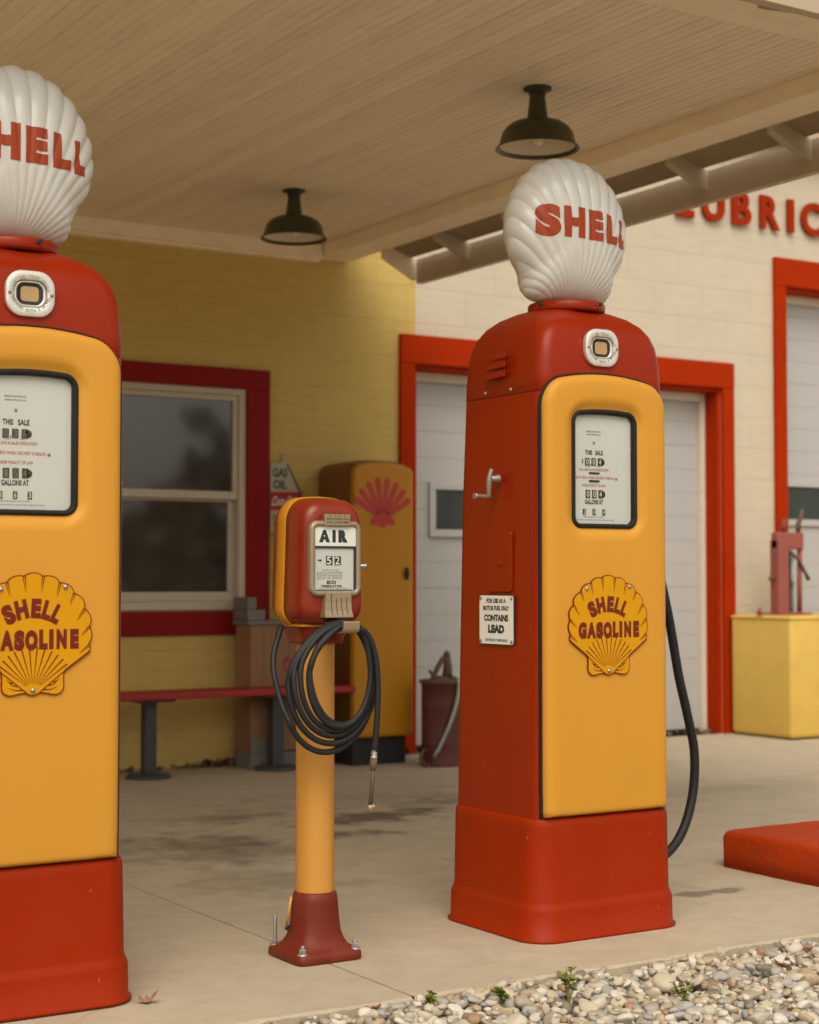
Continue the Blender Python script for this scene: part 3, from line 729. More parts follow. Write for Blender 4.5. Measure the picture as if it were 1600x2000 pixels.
def globe(root, x, y, z):
    a, t, c = .238, .126, .248
    ctrl = [(0, 1.0), (30, 1.0), (60, .99), (90, 1.0), (105, 1.0), (118, .985), (128, .975), (134, .995), (139, 1.08), (144, 1.13), (151, 1.125), (158, 1.08), (166, 1.03), (180, 1.0)]
    ang = np.array([p[0] for p in ctrl]); val = np.array([p[1] for p in ctrl])
    def rscale(th):                                      # th from the top, degrees
        th = abs(th); q = np.interp(th, ang, val); q2 = np.interp(max(0, th - 3), ang, val); q3 = np.interp(min(180, th + 3), ang, val)
        return (q + q2 + q3) / 3
    def base_r(th):
        s, k = math.sin(R(th)), math.cos(R(th)); return rscale(th) / math.sqrt((s / a) ** 2 + (k / c) ** 2)
    def rib(px, pz):
        hx, hz = px, pz + c + .042
        ph = math.atan2(hx, hz); d = (math.hypot(hx, hz) - .03) / .42
        w = abs(math.cos(ph * 27.0)) ** .8
        return (w - .63) * .0080 * min(1, max(0, d) ** .9)
    def surf_y(px, pz):
        r = math.hypot(px, pz)
        th = math.degrees(math.atan2(px, pz)); s = min(.9999, r / base_r(th))
        return -t * (1 - s ** 2.25) ** .5
    b = MB(); NU, NV = 640, 120; rs = []
    for j in range(NV + 1):
        v = -math.pi / 2 + math.pi * j / NV
        ring = []
        for i in range(NU):
            th = 360 * i / NU - 180
            s = math.cos(v); s = max(s, 1e-4); rr = base_r(th) * s
            px, pz = rr * math.sin(R(th)), rr * math.cos(R(th))
            py = t * (1 - s ** 2.25) ** .5 * (1 if v > 0 else -1)
            n = Vector((px / a ** 2, py / t ** 2, pz / c ** 2)).normalized()
            d = rib(px, pz); p = Vector((px, py, pz)) + n * d
            ring.append((x + p.x, y + p.y, z + p.z))
        rs.append(ring)
    b.rings(rs, 'milk', True, True, True)
    g = b.build('globe', root)
    b = MB()
    def place(u, v, d=0, x0=0):
        px, pz = u + x0, v
        py = surf_y(px, pz); n = Vector((px / a ** 2, py / t ** 2, pz / c ** 2)).normalized(); q = Vector((px, py, pz)) + n * (max(rib(px, pz), rib(px + .002, pz), rib(px - .002, pz)) + .0010)
        return (x + q.x, y + q.y, z + q.z)
    for ch, u0, u1, dz, hh in [('S', -.186, -.104, .0, .106), ('H', -.093, -.012, .0, .102), ('E', .002, .066, -.003, .100), ('L', .082, .138, -.007, .097), ('L', .150, .190, -.014, .092)]:
        put_text(b, ch, 'globe_red', lambda u, v, d=0: place(u + (u0 + u1) / 2, v * (1 + .25 * abs(u)) + dz + .009, d), hh, u1 - u0, bold=.075, cut=.004)
    b.build('lettering', g, norm=False)

def gas_pump(loc, label, old, side=1):
    t = empty('gas_pump', loc, label, 'gas pump', 'red and yellow vintage gas pumps')
    def mir(b):
        if side < 0: b.v = [(-p[0], p[1], p[2]) for p in b.v]
    # base
    def foot(hw, hd, r, z, cy=.01): return [(px, cy + pz, z) for px, pz in rrect(hw, -hd, hd, r, 12, 4)]
    b = MB()
    b.rings([foot(.311, .281, .10, .0), foot(.312, .282, .10, .008), foot(.305, .275, .10, .014), foot(.304, .274, .10, .094), foot(.301, .271, .098, .106), foot(.295, .265, .090, .116), foot(.293, .263, .090, .125),
             foot(.2855, .256, .074, .355), foot(.2835, .254, .072, .374), foot(.279, .249, .068, .382), foot(.26, .23, .06, .384)], 'base_red')
    b.build('base', t)
    # cabinet body
    b = MB(); rs = []
    def sec(hw, yf, yb, r, z): return [(px + .014 * max(0, z - .38) / 1.36, pz, z) for px, pz in rrect(hw, yf, yb, r, 12, 4)]
    for z, hw, yf, yb in [(.383, .2725, -.226, .250), (.9, .2695, -.225, .248), (1.4, .265, -.224, .245), (1.738, .2575, -.222, .240)]:
        rs.append(sec(hw, yf, yb, .046, z))
    rs.append(sec(.2565, -.2212, .2392, .0458, 1.7425))
    b.rings(rs, 'pump_red'); body = b.build('body', t, sharp=50)
    b = MB()
    rs = [sec(.2565, -.2212, .2392, .0458, 1.7435), sec(.2582, -.2220, .2407, .047, 1.7455)]
    for z, d in [(1.80, .001), (1.86, .0045), (1.91, .011), (1.95, .023), (1.983, .042), (2.010, .070), (2.029, .104), (2.041, .142), (2.048, .18), (2.050, .21)]:
        rs.append(sec(.2580 - d, -.2215 + d * .98, .2405 - d * .98, max(.02, .047 + d * .45) if d < .15 else max(.01, min(.2580 - d, .231 - d) * .98), z))
    b.rings(rs, 'pump_red'); dome = b.build('dome', t)
    for k in range(3):
        b = MB(); zz = 1.802 + k * .031; b.add([(-.2615, .062, zz), (-.2615, -.045, zz + .003), (-.2665, -.043, zz + .001), (-.2665, .060, zz - .002), (-.2605, -.045, zz + .024), (-.2605, .062, zz + .021)],
                                      [(0, 1, 2, 3), (3, 2, 4, 5), (1, 4, 2), (0, 3, 5)], 'pump_red')
        b.add([(-.2600, .060, zz - .001), (-.2600, -.043, zz + .002), (-.2640, -.043, zz + .0), (-.2640, .060, zz - .003)], [(0, 1, 2, 3)], 'dark_metal'); mir(b); b.build('louvre', dome)
    # globe collar
    b = MB(); b.lathe([(.118, 2.028), (.128, 2.032), (.130, 2.037), (.130, 2.057), (.126, 2.062), (.10, 2.063), (.0, 2.063)], 'pump_red', (.01, -.02, 0), n=48)
    col = b.build('globe_collar', t)
    for ang in (195, 285, 75):
        b = MB(); d = Vector((math.cos(R(ang)), math.sin(R(ang)), 0)); p = Vector((.01, -.02, 2.050)) + d * .129
        b.tube([p, p + d * .012], .003, 'galv', 8); b.tube([p + d * .010, p + d * .018], .007, 'dark_metal', 6); b.build('set_screw', col)
    globe(t, .006, -.02, 2.309)
    # front door panel with pressed window recess
    HW, Z0, Z1 = .250, .388, 1.768
    def outl(d, y):
        P = []
        for px, pz in rrect(HW - d, Z0 + d * .4, Z1 - d, max(.008, .075 - d), 10, 8):
            k = max(0, min(1, (pz - 1.55) / .2)); k = k * k * (3 - 2 * k)
            if pz < .55:                                   # bottom corners are almost square
                hw_, r2 = HW - d, max(.008, .075 - d); zb = Z0 + d * .4; ax = abs(px) - (hw_ - r2); az = (zb + r2) - pz
                if ax > 0 and az > 0:
                    m_ = math.hypot(ax, az); q_ = max(ax, az) / m_ if m_ else 1; k9 = (1 / max(q_, .7072)) * .985 if q_ < .9999 else 1
                    px = math.copysign(hw_ - r2 + ax * min(k9, r2 / max(ax, az)), px); pz = zb + r2 - az * min(k9, r2 / max(ax, az))
            P.append((px, y, pz + .036 * k * (1 - (px / HW) ** 2)))
        return P
    def wino(d, y, r=.034):
        P = []
        for px, pz in [(q[0] - .008, q[1]) for q in rrect(.132 - d, 1.306 + d, 1.678 - d, max(.004, r - d), 10, 8)]:
            k = max(0, min(1, (pz - 1.6) / .08))
            P.append((px, y, pz + .010 * k * (1 - (px / .132) ** 2)))
        return P
    b = MB()
    b.rings([outl(.001, -.222), outl(0, -.226), outl(0, -.2335), outl(.003, -.2425), outl(.009, -.2495), outl(.018, -.2545), outl(.030, -.2565), outl(.050, -.2570),
             wino(-.046, -.2570, .055), wino(-.034, -.2562, .05), wino(-.022, -.2520, .045), wino(-.012, -.2460, .04), wino(-.004, -.2425, .037), wino(0, -.2415)], 'pump_yellow', True, False, False)
    fp = b.build('front_panel', t)
    b = MB(); b.rings([outl(-.006, -.216), outl(-.0075, -.2225), outl(-.006, -.2285), outl(-.003, -.229), outl(.004, -.226)], 'gasket', True, False, False); b.build('panel_gasket', t)
    # dial
    b = MB(); b.rings([wino(-.002, -.2395), wino(-.002, -.2455), wino(.002, -.249), wino(.008, -.249), wino(.012, -.245), wino(.013, -.236), wino(.013, -.2295)], 'gasket', True, False, False)
    b.build('dial_gasket', t)
    b = MB(); b.prism([(p[0], p[2]) for p in wino(.008, 0)], -.2300, -.2275, 'dial_white')
    dial = b.build('dial', t)
    b = MB(); y = -.2304; xc = -.042
    if True:
        put_text(b, 'MARTIN & SCHWARTZ, INC.', 'dial_text', front(xc, 1.617, y), .0050, .060, .005); put_text(b, 'SALISBURY, MARYLAND, U.S.A.', 'dial_text', front(xc, 1.6075, y), .0045, .060, .005)
        put_text(b, 'THIS', 'dial_text', front(xc - .021, 1.549, y), .0155, .029, .04); put_text(b, 'SALE', 'dial_text', front(xc + .022, 1.549, y), .0155, .032, .04)
        put_text(b, '$', 'dial_text', front(xc - .046, 1.521, y), .0150, .007, .012); put_text(b, '.', 'dial_text', front(xc - .013, 1.517, y), .018, None, .03)
        put_text(b, 'DOLLARS', 'dial_text', front(xc - .021, 1.5035, y), .0030, .018); put_text(b, 'CENTS', 'dial_text', front(xc + .018, 1.5035, y), .0030, .013)
        put_text(b, 'GALLONS & SALES INDICATION', 'dial_red', front(xc, 1.4935, y), .0088, .120, .02); put_text(b, 'MUST BE AT ZERO WHEN DELIVERY IS BEGUN', 'dial_red', front(xc - .008, 1.4675, y), .0088, .182, .02)
        put_text(b, 'UNDER PENALTY OF LAW', 'dial_red', front(xc, 1.4425, y), .0088, .097, .02)
        put_text(b, 'GALLONS AT', 'dial_text', front(xc, 1.389, y), .0150, .075, .04)
        put_text(b, 'CENTS PER GALLON - TAX INCLUDED', 'dial_text', front(xc, 1.3405, y), .0036, .080); put_text(b, 'IF METER DOES NOT START FROM ZERO, YOU ARE TO CALL CLERK OF NOT MORE', 'dial_text', front(xc - .004, 1.3310, y), .0034, .170)
        if not old:
            b.box(xc - .020, xc + .022, y - .002, y + .0005, 1.4795, 1.4855, 'dial_text'); b.box(xc - .020, xc + .022, y - .002, y + .0005, 1.4535, 1.4600, 'dial_text')
        b.build('lettering', dial, norm=False)
    b = MB(); D = [[0, 0, 4], [0, 0, 4], [2, 4, 4]]
    for r_, (zc, hh, ww, xs_) in enumerate([(1.519, .0245, .0175, (-.027, -.001, .025)), (1.4145, .0265, .0175, (-.025, .001, .027)), (1.3565, .020, .0115, (-.040, 0, .040))]):
        for k, dx in enumerate(xs_):
            b.box(xc + dx - ww / 2, xc + dx + ww / 2, y - .0012, y + .0004, zc - hh / 2, zc + hh / 2, 'wheel_dark')
            put_text(b, str(D[r_][k] if not old else (0, 3, 6, 1, 5, 4, 3, 6, 3)[r_ * 3 + k]), 'wheel_digit' if not old else ('digit_dim' if r_ < 2 else 'wheel_digit'), front(xc + dx, zc, y - .0016), hh * .74, ww * .56, .01)
        if r_ < 2: b.lathe([(.0001, -.0012), (.0105, -.0012), (.0105, .0004)], 'wheel_dark', (xc + xs_[2] + .0085, y, zc), 'Y', 20)
    b.build('number_wheels', dial, norm=False)
    for (px, pz) in [(xc, 1.581), (xc + .092, 1.4665)]:
        b = MB(); b.lathe([(.0042, 0), (.0042, -.0016), (.002, -.003), (.0002, -.0031)], 'brass', (px, y, pz), 'Y', 12); b.build('screw', dial)
    b = MB(); b.add([(p[0], -.2415, p[2]) for p in wino(.0125, 0)], [list(range(len(wino(0, 0))))], 'glass'); b.build('dial_glass', t, norm=False)
    # sight glass
    cx, cz, y = -.004, 1.893, -.2245
    def oct_(sx, sz, r, yy): return [(cx + px, yy, cz + pz) for px, pz in rrect(sx, -sz, sz, r, 10, 3)]
    b = MB(); b.rings([oct_(.066, .0595, .045, y + .012), oct_(.0675, .0615, .046, y - .002), oct_(.067, .061, .046, y - .005), oct_(.0645, .0585, .044, y - .0072), oct_(.0485, .0385, .031, y - .0072), oct_(.0465, .0365, .029, y - .005), oct_(.0455, .0355, .028, y + .006)], 'alu', True, False, False)
    sg = b.build('sight_glass', t)
    b = MB(); b.rings([oct_(.0455, .0355, .028, y + .004), oct_(.043, .0335, .026, y - .002), oct_(.039, .031, .024, y - .003), oct_(.036, .029, .022, y + .003)], 'alu', True, False, False); b.build('inner_ring', sg)
    b = MB(); b.rings([oct_(.037, .030, .020, y + .0005), oct_(.0245, .0195, .010, y + .004)], 'black', True, False, False); q = oct_(.025, .020, .010, y + .002); b.add(q, [list(range(len(q)))], 'sight'); b.build('lens', sg)
    b = MB()
    arc_text(b, 'GLASS MUST BE FULL', 'steel', cx, cz - .008, .0540, 0, -8.2, y - .0070, .0085, .0066, .0, .08)
    arc_text(b, 'BEFORE & AFTER DELIVERY', 'steel', cx, cz + .008, .0540, 180, -6.4, y - .0070, .0082, .0056, .0, .08, inward=True)
    b.build('lettering', sg, norm=False)
    for s in (-1, 1):
        b = MB(); b.lathe([(.0052, 0), (.0052, -.002), (.003, -.004), (.0002, -.0045)], 'brass', (cx + s * .0575, y - .007, cz - .001), 'Y', 12); b.build('screw', sg)
    emblem(t, -.009 if side > 0 else .0, .830, -.2572)
    # crank handle on the side
    sx = -.2645; flip = []
    b = MB(); hy, hz = -.012, 1.468
    b.lathe([(.014, -.0), (.013, -.012), (.010, -.016), (.010, -.03), (.001, -.031)], 'dull_alu', (sx, hy, hz), 'X', 20)
    arm = spline([(sx - .026, hy + .002, hz + .032), (sx - .032, hy + .006, hz + .005), (sx - .033, hy + .008, hz - .025), (sx - .031, hy + .012, hz - .058)], 6)
    b.tube(arm, [.0065 + .0035 * math.sin(math.pi * i / (len(arm) - 1)) for i in range(len(arm))], 'dull_alu', 12)
    e = Vector(arm[-1]); b.tube([e + Vector((.006, 0, -.002)), e + Vector((-.020, .001, -.001)), e + Vector((-.046, .002, .0)), e + Vector((-.056, .003, 0))], [.008, .0075, .0085, .011], 'dull_alu', 14)
    mir(b); b.build('crank_handle', t)
    # access door on the side
    b = MB(); bw = [(py, pz) for py, pz in rrect(.066, -.098, .098, .012, 6, 3)]
    cy, cz2 = -.020, 1.196
    rs = [[(-.2668 - q, cy + py * s_, cz2 + pz * s_) for py, pz in bw] for q, s_ in ((-.004, 1.012), (-.0008, 1.0), (.0000, .98))]
    b.rings(rs, 'pump_red', False, False, True); b.lathe([(.011, 0), (.011, -.002), (.008, -.003), (.0002, -.003)], 'pump_red', (-.2668, cy - .002, 1.19), 'X', 16); mir(b); b.build('access_door', t)
    # warning plate
    b = MB(); cy, cz3 = -.006, 1.007
    pw = [(py, pz) for py, pz in rrect(.098, -.081, .081, .008, 5, 3)]
    b.rings([[(-.2660, cy + py, cz3 + pz) for py, pz in pw], [(-.2712, cy + py, cz3 + pz) for py, pz in pw]], 'sign_dark', False)
    b.rings([[(-.2710, cy + py * .978, cz3 + pz * .975) for py, pz in pw], [(-.2718, cy + py * .975, cz3 + pz * .972) for py, pz in pw]], 'sign_white', False)
    mir(b); wp = b.build('warning_plate', t)
    b = MB(); X = -.2722; place_ = left(cy, cz3, X)
    for s, dz, hh, ww, bo in [('FOR USE AS A', .062, .0150, .110, .05), ('MOTOR FUEL ONLY', .038, .0150, .148, .05), ('CONTAINS', .006, .0220, .137, .06), ('LEAD', -.030, .0275, .092, .08), ('(ANTIKNOCK COMPOUNDS)', -.0665, .0090, .126, .03)]:
        put_text(b, s, 'sign_dark', left(cy, cz3 + dz, X) if side > 0 else (lambda u, v, d=0, dz=dz: (-X + d, cy + u, cz3 + dz + v)), hh, ww, bo)
    b.build('lettering', wp, norm=False)
    for sy_ in (-1, 1):
        for sz_ in (-1, 1):
            b = MB(); b.lathe([(.006, 0), (.006, -.002), (.003, -.004), (.0002, -.0042)], 'brass', (-.2716, cy + sy_ * .087, cz3 + sz_ * .070), 'X', 10); mir(b); b.build('screw', wp)
    for (py, pz) in [(.07, 1.757), (-.075, 1.756)]:
        b = MB(); b.lathe([(.006, 0), (.006, -.002), (.003, -.004), (.0002, -.0042)], 'galv', (-.2600, py, pz), 'X', 10); mir(b); b.build('screw', dome)
    # hose on the far side
    hp = spline([(.262, .06, 1.40), (.33, .06, 1.44), (.40, .07, 1.36), (.475, .08, 1.22), (.535, .08, 1.02), (.583, .08, .80), (.622, .08, .66), (.655, .08, .52), (.648, .08, .38), (.60, .07, .265), (.53, .06, .19), (.43, .05, .15), (.30, .05, .15)], 10)
    b = MB(); b.tube(hp, .0165, 'rubber', 16); mir(b); b.build('hose', t)
    b = MB(); b.tube([(.255, .06, 1.39), (.30, .06, 1.43)], .024, 'steel', 16); mir(b); b.build('hose_coupling', t)
    return t
gas_pump((3.45, 4.54, 0), 'gas pump seen whole, with a white warning plate on its red side', False)
gas_pump((1.521, 4.54, 0.004), 'gas pump cut off by the frame edge, its number wheels dim and brassy', True, -1)

# ------------------------------------------------------------------ air meter
def air_meter():
    X, Y = 2.497, 4.52
    t = empty('air_meter', (X, Y, 0), 'red tyre air meter on a yellow post with a coiled black hose', 'air pump')
    b = MB()
    def sq(h, r, z): return [(px, pz, z) for px, pz in rrect(h, -h, h, r, 8, 4)]
    def sup(h, p, z):
        out = []
        base = rrect(1, -1, 1, .2, 8, 4)
        for px, pz in base:
            a = math.atan2(pz, px); c_, s_ = abs(math.cos(a)), abs(math.sin(a)); r = h / (c_ ** p + s_ ** p) ** (1 / p); out.append((r * math.cos(a), r * math.sin(a), z))
        return out
    b.rings([sup(.108, 9, 0), sup(.111, 9, .006), sup(.111, 9, .022), sup(.107, 8, .030), sup(.098, 5.5, .034), sup(.088, 3.4, .045), sup(.081, 2.7, .062), sup(.076, 2.3, .085), sup(.0735, 2.1, .12), sup(.070, 2, .17), sup(.067, 2, .19), sup(.061, 2, .199), sup(.055, 2, .200)], 'air_base')
    b.build('base', t)
    for (sx, sy, tall) in [(-1, 1, .062), (-1, -1, .0), (1, -1, .0), (1, 1, 0)]:
        b = MB(); c = (sx * .089, sy * .088, .031)
        b.lathe([(.016, -.002), (.016, .003), (.0, .003)], 'galv', c, n=16); b.lathe([(.0115, .003), (.0115, .014), (.009, .017), (.0, .017)], 'galv', c, n=6, smooth=False)
        b.lathe([(.006, .016), (.006, .024 + tall), (.0045, .027 + tall), (.0, .027 + tall)], 'galv', c, n=12); b.build('bolt', t)
    b = MB(); b.lathe([(.0585, .19), (.0582, .6), (.058, .97)], 'air_yellow', n=48); b.build('post', t)
    b = MB(); b.tube([(-.074, .012, .185), (-.084, .022, .10)], .0045, 'air_yellow', 8); b.tube([(-.078, .022, .10), (-.086, .023, .085)], .006, 'black', 8); b.build('drain_lever', t)
    b = MB(); b.rings([[(px * 1.0, .0 + py, z) for px, py in rrect(w, -d, d, .03, 8, 3)] for w, d, z in [(.070, .062, .945), (.072, .064, .955), (.074, .066, .965), (.088, .078, 1.0), (.092, .082, 1.012)]], 'air_red'); b.build('neck', t)
    # housing : rounded lofts front to back
    def head(d, y, k=1.0):
        P = []
        for px, pz in rrect(.118 - d, 1.000 + d, 1.372 - d, max(.012, .055 - d * .5), 12, 8):
            f = (pz - 1.0) / .372; q = max(0, min(1, (f - .15)))
            arch = .014 * max(0, min(1, (f - .7) / .3)) * (1 - (px / .118) ** 2)
            P.append((px * (1 - .10 * q), y, pz + arch))
        return P
    b = MB(); b.rings([head(.0, -.016), head(.0005, -.045), head(.004, -.075), head(.010, -.095), head(.019, -.108), head(.030, -.1155), head(.044, -.119)], 'air_red', True, True, True)
    hs_ = b.build('housing', t)
    b = MB(); b.rings([head(-.003, -.016), head(-.005, -.013), head(-.005, .030), head(-.003, .033), head(.004, .033)], 'band_yellow', True, True, True)
    b.rings([[(px, -.02 + py, z) for px, py in rrect(.094, -.062, .085, .03, 6, 3)] for z in (.997, 1.004)], 'band_yellow')
    b.build('band', t)
    b = MB(); b.rings([head(.002, .030), head(.004, .06), head(.014, .085), head(.035, .10), head(.06, .103)], 'air_red', True, True, True); b.build('back_cover', t)
    # bezel and dial
    y0 = -.1195
    def bz(d, y, r=.027): return [(px, y, pz) for px, pz in rrect(.088 - d, 1.088 + d, 1.314 - d, max(.004, r - d), 8, 5)]
    b = MB(); b.rings([bz(-.001, y0 + .006), bz(0, y0 - .004), bz(.004, y0 - .0095), bz(.011, y0 - .0105), bz(.016, y0 - .008), bz(.018, y0 - .002), bz(.0185, y0 + .004)], 'brass', True, False, False)
    be = b.build('bezel', t)
    b = MB(); b.box(-.042, .046, y0 - .0145, y0 + .008, 1.298, 1.334, 'brass', .0025); b.build('nameplate', be)
    b = MB()
    for k in range(4):
        xx = -.024 + .0165 * k; b.box(xx - .0007, xx + .0007, y0 - .0149, y0 - .013, 1.326, 1.3335, 'dark_metal'); b.box(xx - .0007, xx + .0007, y0 - .0149, y0 - .013, 1.2985, 1.303, 'dark_metal')
    put_text(b, 'BALANCED AIR', 'dark_metal', front(.002, 1.3195, y0 - .0148), .0055, .074, .006); put_text(b, 'FULL VOLUME', 'dark_metal', front(.002, 1.3095, y0 - .0148), .0055, .074, .006)
    b.build('nameplate_lettering', be, norm=False)
    b = MB(); rs = []
    for z, yy, w, xo in [(1.104, y0 - .0125, .0425, .005), (1.098, y0 - .015, .0435, .005), (1.07, y0 - .016, .0450, .003), (1.045, y0 - .020, .0465, .001), (1.032, y0 - .027, .048, 0), (1.026, y0 - .028, .048, 0)]:
        rs.append([(xo - w, yy, z), (xo + w, yy, z), (xo + w, yy + .0125 + .02, z), (xo - w, yy + .0125 + .02, z)])
    b.rings(rs, 'brass', False); b.build('lower_plate', be)
    b = MB()
    for k in range(4):
        xx = -.021 + .0175 * k; top = 1.098 if k == 0 else 1.083
        b.rings([[(xx - .0011, yy - .0004, z), (xx + .0011, yy - .0004, z), (xx + .0011, yy + .003, z), (xx - .0011, yy + .003, z)] for z, yy in [(top, y0 - .0155), (1.07, y0 - .016), (1.045, y0 - .020), (1.0345, y0 - .0265)]], 'dark_metal', False)
    b.build('plate_grooves', be)
    b = MB(); b.box(-.071, .071, y0 - .0005, y0 + .006, 1.10, 1.300, 'dial_white'); b.box(-.0705, .0705, y0 - .0035, y0 + .001, 1.2385, 1.299, 'sign_white'); b.box(-.0705, .0705, y0 - .005, y0 + .001, 1.2325, 1.2385, 'sign_dark')
    b.box(.0640, .0705, y0 - .0045, y0 + .001, 1.108, 1.2325, 'sign_dark'); b.box(-.066, .058, y0 - .003, y0 + .001, 1.1062, 1.1085, 'sign_dark')
    di = b.build('dial', t)
    b = MB(); yy = y0 - .0039
    # AIR in heavy strokes
    put_text(b, 'A', 'sign_dark', front(-.0375, 1.2680, yy),   .0375, .038, .12); put_text(b, 'I', 'sign_dark', front(-.0050, 1.2680, yy), .0375, .0115, .12); put_text(b, 'R', 'sign_dark', front(.0260, 1.2680, yy), .0375, .0325, .12)
    yy = y0 - .0010
    put_text(b, 'INSTRUCTIONS', 'dial_text', front(-.016, 1.1665, yy), .0040, .055, .0, spacing=1.3)
    for k, s in enumerate(['SET DIAL TO DESIRED PRESSURE', 'PRESS CHUCK ON TIRE VALVE', 'WHEN BELL STOPS RINGING', 'TIRE IS AT SET PRESSURE', 'REPLACE HOSE ON HOOK']):
        put_text(b, s, 'dial_text', front(-.0185, 1.1605 - .0049 * k, yy), .0029, .088)
    put_text(b, 'ECO', 'dial_text', front(-.012, 1.1300, yy), .0102, .032, .05); put_text(b, 'TIREFLATOR', 'dial_text', front(-.012, 1.1188, yy), .0070, .072, .05, spacing=1.1)
    put_text(b, 'JOHN WOOD COMPANY    BENNETT PUMP DIV.', 'dial_text', front(-.006, 1.1122, yy), .0026, .100)
    b.add([(-.059, yy, 1.1935), (-.052, yy, 1.1935), (-.052, yy, 1.1905), (-.0445, yy, 1.1955), (-.052, yy, 1.2005), (-.052, yy, 1.1975), (-.059, yy, 1.1975)], [(0, 1, 2, 3, 4, 5, 6)], 'dial_text')
    b.build('lettering', di, norm=False)
    b = MB()
    for k, ch in enumerate('52'):
        xx = -.020 + .029 * k; b.box(xx - .0105, xx + .0105, y0 - .0020, y0, 1.182, 1.2085, 'dial_text'); put_text(b, ch, 'sign_white', front(xx - .0015, 1.1955, y0 - .0024), .0225, .0150, .01)
    b.build('number_wheels', di, norm=False)
    b = MB(); b.add([(-.0697, y0 - .0062, 1.106), (.0697, y0 - .0062, 1.106), (.0697, y0 - .0062, 1.2955), (-.0697, y0 - .0062, 1.2955)], [(0, 1, 2, 3)], 'glass'); b.build('dial_glass', t, norm=False)
    # side crank
    b = MB(); b.tube([(.100, -.04, 1.247), (.118, -.04, 1.247)], .012, 'steel', 14); b.tube([(.116, -.04, 1.262), (.118, -.042, 1.215), (.118, -.045, 1.180)], [.006, .006, .006], 'steel', 10)
    b.tube([(.112, -.045, 1.180), (.130, -.050, 1.180), (.145, -.055, 1.180), (.149, -.056, 1.180)], [.006, .0065, .0095, .008], 'steel', 14); b.build('crank_handle', t)
    # hose hook
    b = MB(); hk = spline([(.0, -.09, 1.018), (.0, -.13, 1.000), (.0, -.165, .985), (.001, -.200, .984), (.002, -.2125, .992), (.003, -.2155, 1.014)], 5)
    rs = []
    for p in hk:
        q = .0025 if p.y < -.205 else 0; rs.append([(p.x - .027, p.y - q, p.z - .003), (p.x + .027, p.y - q, p.z - .003), (p.x + .027, p.y + q, p.z + .002), (p.x - .027, p.y + q, p.z + .002)])
    b.rings(rs, 'brass', False); b.build('hose_hook', t)
    # coiled hose : one continuous tube
    P = [(-.115, .005, .998), (-.130, -.01, .975), (-.158, -.03, .92), (-.172, -.055, .87), (-.178, -.09, .82), (-.180, -.125, .772)]
    loops = [(-.187, .108, 1.006, .625, -.150), (-.176, .124, 1.012, .652, -.160), (-.166, .118, 1.008, .676, -.170), (-.150, .106, 1.010, .694, -.178), (-.122, .090, 1.006, .708, -.186)]
    pts = [Vector(p) for p in P]
    for k, (xl, xr, zt, zb, yy) in enumerate(loops):
        n = 36
        nl = loops[min(k + 1, len(loops) - 1)]
        i0 = 3 if k == 0 else 0
        for i in range(i0, n):
            f = i / n; th = 2 * math.pi * f             # starts on the left, goes down, right, over the top
            e = f * .5 if k + 1 < len(loops) else 0
            L = [a + (c_ - a) * (f if k + 1 < len(loops) else 0) for a, c_ in zip(loops[k], nl)]
            cx = (L[0] + L[1]) / 2; rx = (L[1] - L[0]) / 2; cz = L[3] + (L[2] - L[3]) * .53; rz = (L[2] - L[3]) / 2
            c_, s_ = math.cos(th), math.sin(th)
            zz = cz - s_ * (cz - L[3]) if s_ > 0 else cz - s_ * (L[2] - cz)
            up = max(0, -s_)
            x = cx - c_ * rx * (1 - .12 * up) + .030 * up ** 2 - .012 * max(0, s_)
            y = L[4] - .012 * max(0, s_) + .004 * math.sin(th * 2 + k * 1.7)
            pts.append(Vector((x, y, zz)))
    k = len(pts)
    xl, xr, zt, zb, yy = loops[-1]
    pts += [Vector((-.105, yy - .01, .84)), Vector((-.095, yy - .012, .80))][:0]
    # last half turn: down the left, under, up the right, over the hook and down the tail
    cx = (xl + xr) / 2; rx = (xr - xl) / 2; cz = zb + (zt - zb) * .53
    for i in range(0, 29):
        th = 2 * math.pi * i / 36; c_, s_ = math.cos(th), math.sin(th)
        zz = cz - s_ * (cz - zb - .004 * min(1, i / 9)) if s_ > 0 else cz - s_ * (zt - cz); up = max(0, -s_)
        pts.append(Vector((cx - c_ * (rx - .012 * min(1, i / 14)) * (1 - .12 * up) + .03 * up ** 2, yy - .012 * min(1, i / 10), zz)))
    pts += [Vector((.055, yy - .018, .985)), Vector((.085, yy - .020, .93)), Vector((.097, yy - .020, .86)), Vector((.098, yy - .020, .77)), Vector((.093, yy - .018, .68)), Vector((.088, yy - .017, .628))]
    sm = spline(pts, 3)
    b = MB(); b.tube(sm, .0090, 'rubber', 12); ho = b.build('hose', t)
    e = Vector(pts[-1])
    b = MB(); b.tube([e + Vector((.0003, 0, .006)), e + Vector((-.001, 0, -.012)), e + Vector((-.0012, 0, -.0125)), e + Vector((-.002, 0, -.022))], [.0088, .0092, .0105, .0105], 'galv', 12)
    b.tube([e + Vector((-.002, 0, -.021)), e + Vector((-.003, 0, -.042)), e + Vector((-.004, 0, -.052)), e + Vector((-.0042, 0, -.054))], [.0115, .0115, .0085, .006], 'can_rust', 12)
    b.tube([e + Vector((-.004, 0, -.05)), e + Vector((-.008, 0, -.10)), e + Vector((-.014, 0, -.160))], .0062, 'can_rust', 10)
    q = e + Vector((-.014, 0, -.160)); b.tube([q + Vector((-.001, 0, .006)), q + Vector((.001, 0, -.010)), q + Vector((.004, 0, -.014))], [.0085, .0085, .006], 'brass', 10); b.tube([q + Vector((0, 0, -.006)), q + Vector((.010, -.004, .001)), q + Vector((.013, -.005, .003))], [.008, .008, .0065], 'brass', 10)
    b.build('air_chuck', t)
air_meter()

